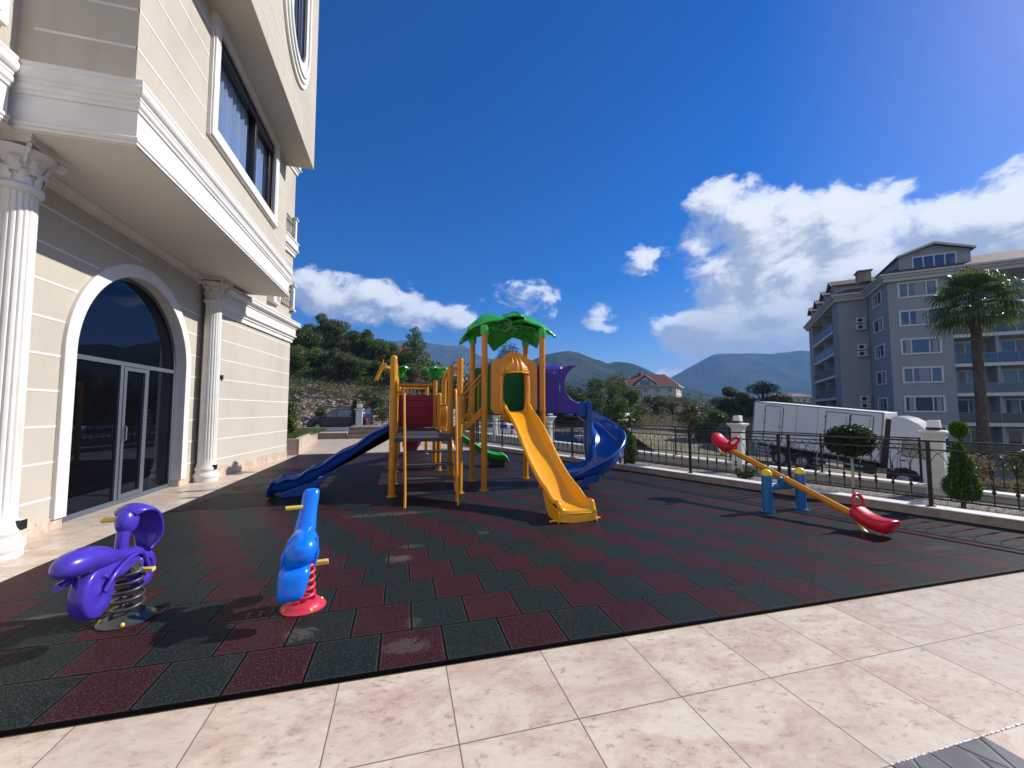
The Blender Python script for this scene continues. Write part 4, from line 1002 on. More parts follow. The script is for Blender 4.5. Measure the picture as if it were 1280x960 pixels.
    def dome(u,v):
        a=math.pi*u; e=v*math.pi/2; return (xc-.235*math.cos(a)*math.cos(e)*1.0,yp-.03-.20*math.sin(a)*math.cos(e),2.20+.27*math.sin(e))
    b.grid(dome,20,10); 
    for k in (-.10,0,.10):
        b.tube([(xc+k*(1-.4*i/8),yp-.03-.205*math.cos(i/8*1.45)*math.sqrt(max(.05,1-(k/.235)**2)),2.20+.282*math.sin(i/8*1.5)) for i in range(9)],.012,8)
    def brim(u,v):
        a=math.pi*u; r=.23+.075*v*math.sin(a)+.02*v; return (xc-r*1.05*math.cos(a),yp-.03-r*math.sin(a)*1.05,2.205-.03*v-.02*math.cos(a)**2)
    b.grid(brim,20,4); sub(b,'helmet','orange2',solid=.012,smooth=60)
    # green brick panel at the back
    b=MB(); b.box(1.46,2.54,8.46,8.50,1.46,2.38)
    for r_ in range(10):
        z=1.49+.088*r_
        for c in range(-1,8):
            xa=1.48+.15*c+(.075 if r_%2 else 0); xb=xa+.138
            xa=max(xa,1.475); xb=min(xb,2.525)
            if xb-xa>.02: b.box(xa,xb,8.448,8.462,z,z+.076); b.box(xa,xb,8.498,8.512,z,z+.076)
    B(b,'brick_panel','dgreen',bevel=.003)
    b=MB(); b.box(1.395,1.425,7.50,7.62,1.46,2.3); 
    # right side: purple frame panel and tunnel, then the blue spiral
    b=MB(); b.ring([(7.50,1.45),(8.44,1.45),(8.44,2.38),(7.50,2.38)],[(7.60,1.52),(8.34,1.52),(8.34,2.25),(7.60,2.25)],2.60,2.68); B(b,'tunnel_frame','tunnel',bevel=.012)
    shp=[(2.68,1.43),(3.46,1.43),(3.46,1.64),(3.36,1.66),(3.25,1.73),(3.16,1.86),(3.13,2.0),(3.15,2.13),(3.22,2.25),(3.32,2.34),(3.42,2.40),(3.35,2.40),(3.22,2.385),(3.12,2.345),(3.02,2.30),(2.90,2.285),(2.68,2.28)]
    for y in (7.60,8.44):
        b=MB()
        b.prism(shp,y-.022,y+.022,'y')
        for k in range(6): b.box(2.72+.06*k,2.732+.06*k,y-.03,y+.03,1.47,2.26)
        B(b,'tunnel_side','tunnel',bevel=.012)
    def roofp(u,v): 
        x=2.68+.42*v; a=math.pi*u; return (x,8.02-.42*math.cos(a),2.27+.14*math.sin(a)+.03*v*v)
    b=MB(); b.grid(roofp,18,8); B(b,'tunnel_roof','tunnel',solid=.025,smooth=60)
    b=MB(); b.box(2.66,3.48,7.6,8.44,1.42,1.45); B(b,'tunnel_floor','tunnel',bevel=.006)
    sx,sy,r0,r1=3.70,7.72,.09,.72
    b=MB(); rows=[]
    def sec(c,rad,zf,H,hin=.25):
        # c centre, rad outward unit vector
        pr=[(r0,hin),(r0+.02,.08),(r0+.08,.01),((r0+r1)/2,0),(r1-.10,.03),(r1-.04,.10),(r1-.01,H*.55),(r1,H-.02),(r1+.02,H),(r1+.045,H-.03)]
        return [(c[0]+rad[0]*a,c[1]+rad[1]*a,zf+h) for a,h in pr]
    for i in range(5):
        x=3.44+(sx-3.44)*i/4; rows.append(sec((x,sy),(0,1),1.36-.0*i,.32))
    n=56
    for i in range(1,n+1):
        a=math.pi/2-math.pi*i/n; u=i/n
        rows.append(sec((sx,sy),(math.cos(a),math.sin(a)),1.36-1.12*u**.95,.32+.03*math.sin(math.pi*u)))
    for i in range(1,7):
        x=sx-.62*i/6; rows.append(sec((x,sy),(0,-1),.24-.10*i/6,.32-.16*i/6))
    m=len(rows[0]); b.v=[q for r_ in rows for q in r_]; b.f=[(j*m+i,j*m+i+1,(j+1)*m+i+1,(j+1)*m+i) for j in range(len(rows)-1) for i in range(m-1)]
    sp_=B(b,'spiral_slide','blue',solid=.03,smooth=60)
    def sub2(b,n_,m_,**k): b.v=[(p-T.location.x,q-T.location.y,c-T.location.z) for p,q,c in b.v]; return b.build(n_,M[m_],sp_,**k)
    b=MB(); b.box(sx-.045,sx+.045,sy-.11,sy-.04,.03,1.66); b.box(sx-.09,sx+.09,sy-.16,sy+.02,.026,.036); sub2(b,'centre_post','blue',bevel=.012)
    b=MB(); b.prism([(3.44,1.36),(sx,1.36),(sx,1.62),(sx-.03,1.66),(3.44,1.66)],sy-.03,sy+.0,'y'); sub2(b,'inner_guard','blue',bevel=.01)
    b=MB(); b.lathe([(.04,1.3),(.08,1.2),(.12,1.05),(.13,.93),(.12,.8),(.10,.6),(.09,.35)],(sx+.06,sy+.05,0),22); sub2(b,'hub','blue',smooth=60)
    b=MB(); b.prism([(3.20,.03),(3.28,.24),(3.62,.28),(3.55,.14),(3.36,.14),(3.30,.03)],7.0,7.05,'y'); sub2(b,'support_foot','blue',bevel=.008); b=MB(); b.prism([(3.20,.03),(3.28,.24),(3.62,.28),(3.55,.14),(3.36,.14),(3.30,.03)],7.5,7.55,'y'); sub2(b,'support_foot','blue',bevel=.008)
    # palm leaf roof
    cx,cy=2.03,7.98
    def leaf(a,L,Wd,z0,droop):
        def f(u,v):
            w=(u-.5)*2; hw=Wd*(max(0.0,math.sin(math.pi*min(1,(v*.86+.14))))**.75)*(1-.25*v)+.01
            r=.04+L*v; z=z0+.17*math.sin(min(1,v*1.9)*math.pi/2)-droop*1.1*v**2.3
            z+= -.15*abs(w)**1.5*math.sin(math.pi*min(1,v+.08))+ .008*math.cos(v*20+abs(w)*5)*abs(w) + .03*math.exp(-(w/.14)**2)
            # scalloped margin
            hw*=1+.015*math.cos(v*20)*(abs(w)>.7)
            return (cx+math.cos(a)*r-math.sin(a)*hw*w,cy+math.sin(a)*r+math.cos(a)*hw*w,z)
        b=MB(); b.grid(f,17,30); B(b,'roof_leaf','green',solid=.035,smooth=70)
    for ang,L,Wd,z0,dr in ((-84,.70,.30,3.25,.15),(-26,.96,.45,3.25,.44),(34,.98,.44,3.22,.46),(92,.96,.42,3.24,.52),(150,.98,.44,3.23,.48),(208,.93,.46,3.26,.40)): leaf(R(ang),L,Wd,z0,dr)
    b=MB(); b.lathe([(.15,3.22),(.19,3.30),(.17,3.37),(.10,3.41),(.06,3.45),(.001,3.46)],(cx,cy,0),16); B(b,'roof_hub','green',smooth=60)
    for x,y in ((1.47,7.42),(1.42,8.46),(2.60,8.50),(2.62,7.46)):
        b=MB(); b.lathe([(.075,2.90),(.085,3.0),(.07,3.08)],(x,y,0),16); B(b,'roof_socket','green')
M['orange2']=pm('orange_panel_plastic',(.70,.28,.008),.35,coat=.3,var=.1,vs=5)
make_play_structure()
def make_seesaw():
    T=empty('seesaw',(5.45,4.82,.026),label='seesaw with orange beam, red seats and blue frame on the rubber floor by the railing',cat='seesaw')
    for x in (-.31,.31):
        b=MB(); b.lathe([(.068,0),(.068,.52)],(x,0,0),18); p=b.build('post',M['bluepaint'],T)
        b=MB(); b.lathe([(.070,.52),(.070,.545),(.062,.575),(.04,.60),(.001,.61)],(x,0,0),18); b.build('cap',M['yellowcap'],p,smooth=60)
        b=MB(); b.lathe([(.105,0),(.105,.008),(.07,.01)],(x,0,0),18)
        for k in range(4):
            a=k*math.pi/2+.78; b.lathe([(.01,.008),(.01,.02),(.001,.022)],(x+.088*math.cos(a),.088*math.sin(a),0),6)
        b.build('foot_plate',M['bluepaint'],p)
    b=MB(); b.tube([(-.31,0,.345),(.31,0,.345)],.042,14); b.build('cross_bar',M['bluepaint'],T)
    b=MB(); b.box(-.07,.07,-.05,.05,.345,.44); b.lathe([(.03,-.08),(.03,.08)],(0,0,.46),12,axis='x'); b.build('pivot',M['bluepaint'],T,bevel=.006)
    ang=math.atan(.316); Mx=Matrix.Translation((0,0,.465))@Matrix.Rotation(ang,4,'X')
    b=MB(); b.tube([Mx@Vector((0,-1.18,0)),Mx@Vector((0,1.18,0))],.045,16); b.build('beam',M['orange'],T)
    for s in (-1,1):
        def P(x,y,z): return Mx@Vector((x*s,y*s,z))
        # saddle: lofted shell, y runs from handle (1.0) to tail (1.46)
        b=MB(); rows=[]
        K=[(.985,.07,.02,.12),(1.0,.10,-.01,.145),(1.06,.115,-.03,.135),(1.15,.125,-.035,.115),(1.25,.13,-.035,.12),(1.34,.125,-.02,.15),(1.40,.11,.0,.18),(1.425,.08,.03,.175)]
        for (y,hw,zl,zh) in K:
            zm=(zl+zh)/2; rows.append([(hw*math.copysign(abs(math.cos(2*math.pi*k/16))**.6,math.cos(2*math.pi*k/16)),y,zm+(zh-zl)/2*math.copysign(abs(math.sin(2*math.pi*k/16))**.7,math.sin(2*math.pi*k/16))) for k in range(16)])
        b.v=[tuple(P(*q)) for r_ in rows for q in r_]; n=16
        b.f=[(j*n+i,j*n+(i+1)%n,(j+1)*n+(i+1)%n,(j+1)*n+i) for j in range(len(rows)-1) for i in range(n)]+[tuple(range(n))[::-1],tuple(range((len(rows)-1)*n,len(rows)*n))]
        st=b.build('seat',M['red'],T,smooth=50,bevel=.012)
        b=MB(); pts=[P(.085*math.cos(a),1.01-.05*math.sin(a),.165+.10*math.sin(a)) for a in np.linspace(0,2*math.pi,28,endpoint=False)]
        b.tube(pts,.02,10,closed=True); b.build('handle',M['red'],st,smooth=60)
        # stop ring under the seat
        b=MB(); pts=[P(0,1.20+.14*math.cos(a),-.0-.125*math.sin(a)) for a in np.linspace(0,math.pi,18)]
        b.tube(pts,.017,8); b.build('stop_ring',M['amber'],T)
        b=MB(); q=P(0,1.20,-.135); b.box(q.x-.02,q.x+.02,q.y-.02,q.y+.02,q.z-.02,q.z+.005); b.build('rubber_stop',M['red'],T,bevel=.004)
make_seesaw()
def spring(T,r,z0,z1,coils,mat,discmat,boltmat,rt=.012,R0=.205):
    b=MB(); b.lathe([(R0,0),(R0+.002,.008),(R0-.015,.014),(.15,.03),(.13,.05),(.115,.055)],(0,0,0),36); d=b.build('base_plate',M[discmat],T,smooth=50)
    b=MB()
    for k in range(4):
        a=k*math.pi/2+.4; b.lathe([(.016,.012),(.016,.024),(.010,.032),(.001,.034)],((R0-.027)*math.cos(a),(R0-.027)*math.sin(a),0),10)
    b.build('bolt_cap',M[boltmat],d)
    b=MB(); n=int(coils*26); b.tube([(r*math.cos(2*math.pi*coils*i/n)*(1-.12*i/n),r*math.sin(2*math.pi*coils*i/n)*(1-.12*i/n),z0+(z1-z0)*(i/n)) for i in range(n+1)],rt,8); b.build('spring',M[mat],T,smooth=60)
    b=MB(); 
    for k in range(3):
        a=k*2.1; b.box(r*math.cos(a)-.012,r*math.cos(a)+.012,r*math.sin(a)-.025,r*math.sin(a)+.025,.04,.085)
    b.build_each('spring_clamp',M[mat],T,bevel=.003)
def loft(b,secs,n=18,P=lambda *a:a,pw=2.0):
    "secs: (y, z centre, half width, half height)"
    rows=[]
    for (y,zc,hw,hh) in secs:
        r_=[]
        for k in range(n):
            a=2*math.pi*k/n; c,s=math.cos(a),math.sin(a)
            r_.append(P(hw*math.copysign(abs(c)**(2/pw),c),y,zc+hh*math.copysign(abs(s)**(2/pw),s)))
        rows.append(r_)
    base=len(b.v); b.add([q for r_ in rows for q in r_],[(j*n+i,j*n+(i+1)%n,(j+1)*n+(i+1)%n,(j+1)*n+i) for j in range(len(rows)-1) for i in range(n)]+[tuple(range(n))[::-1],tuple(range((len(rows)-1)*n,len(rows)*n))])
def make_scooter():
    T=empty('spring_rider',(-1.85,3.57,.026),label='purple scooter shaped spring rider on a grey steel spring',cat='spring rider',rz=R(-3)); T.scale=(.76,.80,.96)
    spring(T,.115,.05,.35,5,'steel','steel','yellowcap')
    y0=-3.54; z0=-.026
    def yz(y,z): return y+y0,z+z0
    b=MB(); loft(b,[(-.77,.575,.02,.02),(-.745,.575,.07,.055),(-.66,.58,.118,.082),(-.52,.575,.135,.088),(-.38,.555,.12,.078),(-.27,.525,.085,.058),(-.17,.50,.062,.045),(-.05,.485,.058,.042),(.05,.47,.055,.04),(.14,.45,.05,.035)])
    body=b.build('body',M['purple'],T,smooth=70,sub=1)
    # side fairing down to the mount
    b=MB(); loft(b,[(-.48,.47,.05,.06),(-.32,.43,.06,.085),(-.15,.42,.055,.075),(.02,.42,.05,.06),(.16,.40,.04,.05)],pw=2.6); b.build('fairing',M['purple'],body,smooth=70,sub=1)
    # wheels
    for (y,z,r,w) in ((-.42,.335,.165,.062),(.155,.315,.135,.050)):
        b=MB(); b.lathe([(r*.58,-w),(r*.9,-w*1.02),(r*.985,-w*.75),(r,0),(r*.985,w*.75),(r*.9,w*1.02),(r*.58,w),(r*.52,w*.7),(r*.45,w*.72),(r*.2,w*.75),(r*.12,w*.9),(.001,w*.95)][::1],(0,y,z),32,axis='x',cap=False)
        b.lathe([(r*.58,-w),(r*.52,-w*.7),(r*.45,-w*.72),(r*.2,-w*.75),(r*.12,-w*.9),(.001,-w*.95)],(0,y,z),32,axis='x',cap=False)
        b.build('wheel',M['purple'],T,smooth=60)
    # swing-arm ridge from rear wheel hub to the front
    for s in (-1,1):
        b=MB(); b.tube(spline([(s*.075,-.40,.33),(s*.085,-.30,.42),(s*.075,-.12,.47),(s*.06,.06,.46),(s*.055,.16,.33)],24),.018,8); b.build('frame_tube',M['purple'],T,smooth=60)
    # tail pipe
    b=MB(); b.tube([(-.07,-.66,.45),(-.07,-.58,.455)],[.026,.024],14); b.tube([(-.07,-.58,.455),(-.07,-.40,.46)],[.025,.02],10); b.build('tail_pipe',M['purple'],T,smooth=50)
    # steering column with round face, and hood
    b=MB(); b.tube(spline([(0,-.10,.46),(0,-.12,.56),(0,-.10,.66),(0,-.06,.73),(0,.0,.745)],20),[.055]*4+[.05]*5+[.052]*4+[.062]*4+[.066]*3+[.05],16,sq=.95); b.ball((0,-.07,.72),(.08,.10,.095),16,10); col=b.build('steering_head',M['purple'],T,smooth=70)
    for s in (-1,1):
        b=MB(); b.lathe([(.020,.0),(.022,.004),(.014,.006)],(s*.066,-.06,.735),16,axis='x',cap=False) if s>0 else b.lathe([(.020,0),(.022,-.004),(.014,-.006)],(s*.066,-.06,.735),16,axis='x',cap=False); b.build('eye_ring',M['lamp'],col)
    b=MB()
    prof=spline([(0,-.10,.80),(0,-.06,.822),(0,.02,.825),(0,.12,.785),(0,.21,.68),(0,.27,.56),(0,.25,.47),(0,.19,.43)],30)
    def hood(u,v):
        p=prof[int(round(v*30))]; w=(u-.5)*2; hw=.07+.085*math.sin(math.pi*min(1,v*1.05+.02))
        c=Vector((0,-.0,.60)); q=p+(c-p)*(.20*abs(w)**2.2)
        return (hw*w,q.y,q.z)
    b.grid(hood,15,31); b.build('hood',M['purple'],T,solid=.022,smooth=75)
    b=MB(); b.tube([(-.20,-.07,.735),(-.195,-.07,.735),(-.05,-.07,.735)],[.012,.019,.017],10); b.build('handlebar',M['amber'],T)
    b=MB()
    for s in (-1,1): b.box(s*.05,s*.165,.03,.085,.315,.345) if s>0 else b.box(-.165,-.05,.03,.085,.315,.345)
    b.build_each('foot_peg',M['amber'],T,bevel=.006)
    b=MB(); b.box(-.055,.055,-.07,.07,.33,.40); 
    for y in (-.045,.045): b.lathe([(.012,.055),(.012,.064)],(0,y,.375),8,axis='x')
    b.build('mount_bracket',M['steel'],T,bevel=.004)
make_scooter()
def make_horse():
    T=empty('spring_rider',(-.69,3.44,.026),label='bright blue horse shaped spring rider on a red spring, facing away',cat='spring rider',rz=R(9)); T.scale=(.86,.84,.93)
    spring(T,.085,.05,.34,5,'pink','pink','amber',rt=.013,R0=.18)
    lean=lambda x,y,z:(x-.05+(z-.3)*.14,y,z)
    b=MB(); loft(b,[(-.36,.50,.03,.03),(-.34,.50,.09,.08),(-.27,.50,.125,.125),(-.15,.495,.135,.15),(0,.485,.125,.145),(.13,.485,.105,.135),(.24,.47,.08,.10),(.30,.45,.03,.04)],22,lean,2.2); body=b.build('body',M['skyblue'],T,smooth=75,sub=1)
    # thigh folds on the flank
    for s in (-1,1):
        b=MB()
        for k in range(3):
            x=s*(.122-.012*k); b.tube([lean(x,-.24+.075*k,.38),lean(x*1.03,-.26+.075*k,.49),lean(x*.8,-.24+.075*k,.60)],[.006,.016,.006],8)
        b.build('wing_fold',M['skyblue'],body,smooth=60)
    # neck and head
    b=MB(); rows=[(.10,.50,.10,.10),(.15,.60,.088,.085),(.19,.70,.076,.075),(.23,.78,.072,.072),(.26,.85,.074,.07),(.27,.90,.068,.06)]
    n=18; R_=[]
    for (y,z,hw,hd) in rows: R_.append([lean(hw*math.copysign(abs(math.cos(a))**.8,math.cos(a)),y+hd*math.sin(a),z) for a in [2*math.pi*k/n for k in range(n)]])
    b.add([q for r_ in R_ for q in r_],[(j*n+i,j*n+(i+1)%n,(j+1)*n+(i+1)%n,(j+1)*n+i) for j in range(len(R_)-1) for i in range(n)]+[tuple(range(n))[::-1],tuple(range((len(R_)-1)*n,len(R_)*n))])
    hd=b.build('neck',M['skyblue'],body,smooth=70,sub=1)
    b=MB(); loft(b,[(.24,.84,.05,.05),(.32,.81,.05,.055),(.41,.765,.042,.045),(.47,.74,.036,.038),(.49,.735,.015,.02)],16,lean); 
    b.ball(lean(.055,.30,.70),(.02,.05,.06),10,8)
    b.build('muzzle',M['skyblue'],body,smooth=70,sub=1)
    # haunch block and forelegs
    b=MB(); R_=[]
    for (z,y,hw,hd) in ((.42,-.24,.112,.11),(.37,-.28,.118,.10),(.28,-.315,.112,.085),(.21,-.335,.098,.07),(.19,-.34,.08,.055)):
        R_.append([lean(hw*math.copysign(abs(math.cos(a))**.55,math.cos(a))-.02,y+hd*math.copysign(abs(math.sin(a))**.7,math.sin(a)),z) for a in [2*math.pi*k/20 for k in range(20)]])
    n=20; b.add([q for r_ in R_ for q in r_],[(j*n+i,j*n+(i+1)%n,(j+1)*n+(i+1)%n,(j+1)*n+i) for j in range(len(R_)-1) for i in range(n)]+[tuple(range(n)),tuple(range((len(R_)-1)*n,len(R_)*n))])
    b.build('haunch',M['skyblue'],T,smooth=60,sub=1)
    b=MB(); loft(b,[(.16,.30,.09,.05),(.26,.28,.10,.075),(.36,.27,.09,.07),(.40,.27,.05,.04)],16,lean); b.build('foreleg',M['skyblue'],T,smooth=70,sub=1)
    b=MB(); b.tube([lean(-.19,.17,.76),lean(-.05,.17,.76)],.018,10); b.build('handlebar',M['amber'],T)
    b=MB(); b.box(.06,.19,.04,.095,.295,.33); b.build_each('foot_peg',M['amber'],T,bevel=.006)
    b=MB(); b.box(-.05,.05,-.07,.07,.32,.38); b.build('mount_bracket',M['pink'],T,bevel=.004)
make_horse()

# ------------------------------------------------------------------ grey apartment block across the street
def make_grey_block():
    O=C(38.5,41,-4.0); ux=C(.88,-.475); rz=math.atan2(ux.y,ux.x)
    T=empty('apartment_block',O,rz=rz,label='tall grey apartment block with white framed windows and brown tiled roof across the street',cat='building')
    dz=4.0; B=lambda b,n,m,p=None,**k: b.build(n,M[m],p or T,**k)
    H=15.1+dz
    b=MB(); b.prism([(0,0),(4.6,0),(4.6,1.8),(34,1.8),(34,14),(6,14),(6,27.5),(-2.8,27.5),(-2.8,24),(-1.3,24),(-1.3,10),(-2.8,10),(-2.8,6.9),(0,6.9)],0,H); B(b,'wall','greywall',smooth=0)
    fl=[dz+.2+2.82*k for k in range(-1,5)]
    wz=[dz+2.05+2.87*k for k in range(-1,5)]
    def win(x0,x1,z0,z1,face,off,parts,shade=False):
        # face 'y' : plane y=off looking to -y ; face 'x' : plane x=off looking to -x
        def R_(b,a,c,z_0,z_1,d0,d1):
            if face=='y': b.box(a,c,off-d1,off-d0,z_0,z_1)
            else: b.box(off-d1,off-d0,a,c,z_0,z_1)
        b=MB(); f=.16
        R_(b,x0,x1,z0,z0+f,-.02,.07); R_(b,x0,x1,z1-f,z1,-.02,.07); R_(b,x0,x0+f,z0+f,z1-f,-.02,.07); R_(b,x1-f,x1,z0+f,z1-f,-.02,.07)
        tot=x1-x0-2*f
        xx=x0+f
        for p in parts[:-1]:
            xx+=tot*p; R_(b,xx-.05,xx+.05,z0+f,z1-f,-.01,.05)
        fr=B(b,'window','cream',bevel=.01)
        b=MB(); R_(b,x0+f,x1-f,z0+f,z1-f,.002,.012); B(b,'pane','farglass',fr,smooth=0)
        b=MB(); xx=x0+f; n=0
        for i,p in enumerate(parts):
            w=tot*p
            if (i+int(x0*7+z0))%2==0: R_(b,xx+w*.35,xx+w*.9,z0+f+.05,z1-f-.02,.013,.018); n+=1
            xx+=w
        if n: [B(m_,'curtain','farcurtain',fr,smooth=0) for m_ in b.pieces()]
    for i,z in enumerate(wz):
        if z<dz-1.5: continue
        win(.75,3.75,z-.82,z+.82,'y',0,(.24,.5,.26)); win(1.8,4.9,z-.75,z+.75,'x',0,(.45,.55))
    # balconies on the right
    for k,z in enumerate(fl):
        b=MB(); b.box(4.62,34,.15,1.79,z-.22,z); b.box(4.62,34,.12,.18,z-.26,z+.06); bb=B(b,'balcony','cream',bevel=.01)
        b=MB()
        x=4.7
        while x<33: b.box(x+.04,x+1.36,.17,.19,z+.1,z+.95); x+=1.4
        B(b,'glass_panel','railglass',bb,smooth=0)
        b=MB(); b.tube([(4.65,.18,z+1.0),(34,.18,z+1.0)],.025,6)
        x=4.7
        while x<33: b.box(x-.02,x+.02,.16,.2,z,z+1.0); x+=1.4
        B(b,'balustrade','alu2',bb)
        if k<len(fl):
            for xa,xb,pp in ((5.0,6.9,(.5,.5)),(8.3,11.3,(.34,.33,.33)),(13.5,15.2,(.5,.5)),(17,20,(.34,.33,.33)),(22.5,24.5,(.5,.5))): win(xa,xb,z+.02,z+2.35,'y',1.8,pp)
        b=MB(); b.box(7.5,7.72,.3,1.8,z,z+2.6); b.box(16,16.2,.3,1.8,z,z+2.6); [B(m_,'balcony_pier','greywall',bb,smooth=0) for m_ in b.pieces()]
    # balconies on the left wing
    for k,z in enumerate(fl+[fl[-1]+2.82]):
        if z+1>H: continue
        b=MB(); b.box(-2.85,-1.31,10.0,24.0,z-.3,z+.02); bb=B(b,'balcony','cream',bevel=.01)
        b=MB(); b.box(-2.84,-2.82,10.05,15.9,z+.08,z+1.0); b.box(-2.84,-2.82,16.1,23.9,z+.08,z+1.0); B(b,'glass_panel','railglass',bb,smooth=0)
        b=MB(); 
        y=10.1
        while y<24: b.box(-2.88,-2.84,y-.02,y+.02,z,z+1.05); y+=1.15
        b.box(-2.89,-2.83,10.0,24,z+1.02,z+1.06); B(b,'balustrade','alu2',bb,smooth=0)
        for ya,yb in ((10.6,12.6),(13.2,15.4),(17,19),(20,22.6)): win(ya,yb,z+.1,z+2.2,'x',-1.3,(.5,.5))
    b=MB(); b.box(-2.8,-1.3,15.9,16.1,0,H); B(b,'balcony_pier','greywall',smooth=0)
    for z in wz[1:]:
        b=MB(); b.box(-2.83,-2.79,8.0,8.35,z-.2,z+.35); B(b,'small_window','dframe')
    # downpipe in the corner
    b=MB(); b.tube([(-.12,6.75,.5),(-.12,6.75,H-.3)],.05,8); B(b,'downpipe','alu2')
    # eaves and roof
    foot=[(-.7,-.7),(34.7,-.7),(34.7,28.2),(-3.5,28.2),(-3.5,6.2),(-.7,6.2)]
    b=MB(); b.prism(foot,H-.02,H+.16); b.prism([(x*1+( .18 if x<0 else -.18),y+(.18 if y<6.5 else -.18)) for x,y in foot],H-.26,H-.021); b.prism([(-.35,-.35),(34,-.35),(34,27.9),(-3.15,27.9),(-3.15,6.55),(-.35,6.55)],H-.62,H-.261); B(b,'eave','eave',smooth=0)
    def slope(b,poly,inset,z0,z1):
        n=len(poly); inn=[]
        for i in range(n):
            a,p,c=Vector(poly[i-1]),Vector(poly[i]),Vector(poly[(i+1)%n]); d1=(p-a).normalized(); d2=(c-p).normalized(); n1=Vector((-d1.y,d1.x)); n2=Vector((-d2.y,d2.x)); m_=(n1+n2).normalized(); s=inset/max(.35,m_.dot(n1)); inn.append(p+m_*s)
        b.add([(p[0],p[1],z0) for p in poly]+[(p.x,p.y,z1) for p in inn],[(i,(i+1)%n,n+(i+1)%n,n+i) for i in range(n)]+[tuple(range(n,2*n))])
    b=MB(); slope(b,foot,3.6,H+.165,H+1.85); B(b,'roof','rooftile',smooth=0)
    def dormer(x,y,w,d,z,h,face,parts):
        # gabled box, front to -y or -x
        if face=='y': Mx=Matrix.Translation((x,y,z))
        else: Mx=Matrix.Translation((x,y,z))@Matrix.Rotation(-math.pi/2,4,'Z')
        b=MB(); b.prism([(-w/2,0),(w/2,0),(w/2,h*.62),(0,h*.9),(-w/2,h*.62)],0,d,'y',M=Mx); dm=B(b,'dormer','greywall',smooth=0)
        b=MB()
        for s in (-1,1): b.prism([(s*(w/2+.25),h*.60-.05),(0,h*.92),(0,h*.92+.16),(s*(w/2+.25),h*.60+.10)][::s],-.35,d,'y',M=Mx)
        B(b,'dormer_roof','rooftile',dm,smooth=0)
        b=MB()
        for s in (-1,1): b.prism([(s*(w/2+.27),h*.60-.05),(0,h*.92-.02),(0,h*.92+.2),(s*(w/2+.27),h*.60+.14)][::s],-.42,-.352,'y',M=Mx)
        B(b,'barge_board','eave',dm,smooth=0)
        ww=w*.62; z0,z1=h*.12,h*.58
        b=MB(); b.box(-ww/2,ww/2,-.06,.0,z0,z1,M=Mx); wn=B(b,'window','cream',dm)
        b=MB(); n=parts
        for i in range(n): b.box(-ww/2+.1+i*(ww-.1)/n,-ww/2+i*(ww-.1)/n+(ww-.1)/n,-.072,-.061,z0+.12,z1-.12,M=Mx)
        B(b,'pane','farglass',wn,smooth=0)
    dormer(3.7,.35,5.2,7,H+.1,2.95,'y',4); dormer(15,.6,6,7,H+.1,2.7,'y',4); dormer(25,.6,6,7,H+.1,2.7,'y',4)
    for y in (8.2,13,18,23): dormer(-2.75,y+1.2,2.6,5,H+.1,2.5,'x',2)
    b=MB(); b.box(-1.5,-.4,3.2,4.6,H+.6,H+1.75); b.box(-1.65,-.25,3.05,4.75,H+1.75,H+1.9); B(b,'chimney','rock',bevel=.05)
    # things fixed high up: air conditioners
    W=Matrix.Translation(O)@Matrix.Rotation(rz,4,'Z')
    zz=[11.75,10.95,8.6,7.8,2.55,1.75]; pos=['topmost','second from the top','third from the top','fourth from the top','second lowest','lowest']
    first=None
    for z,pn in zip(zz,pos):
        p=W@Vector((-.75,6.9,z+dz-.1))
        if first is None:
            t=first=empty('air_conditioner',p,rz=rz,cat='air conditioner',group='air conditioners in the grey corner')
            b=MB(); b.box(-.45,.45,-.42,-.08,0,.64); b.build('casing',M['white'],t,bevel=.02)
            b=MB(); b.lathe([(.24,-.435),(.24,-.421)],(-.1,0,.32),24,axis='y')
            for k in range(5): b.box(.2,.4,-.43,-.42,.12+.1*k,.15+.1*k)
            b.build('fan_grille',M['dframe'],t)
            b=MB(); b.box(-.35,-.31,-.4,0,-.05,-.0); b.box(.31,.35,-.4,0,-.05,-.0); b.build('bracket',M['alu'],t)
        else:
            t=copy_tree(first); t.location=p
        t['label']='white air conditioner '+pn+' in the inner corner of the grey apartment block'
M['farcurtain']=pm('far_curtain',(.30,.31,.33),.9)
M['alu2']=pm('pale_rail',(.35,.36,.38),.4,metal=.3)
make_grey_block()
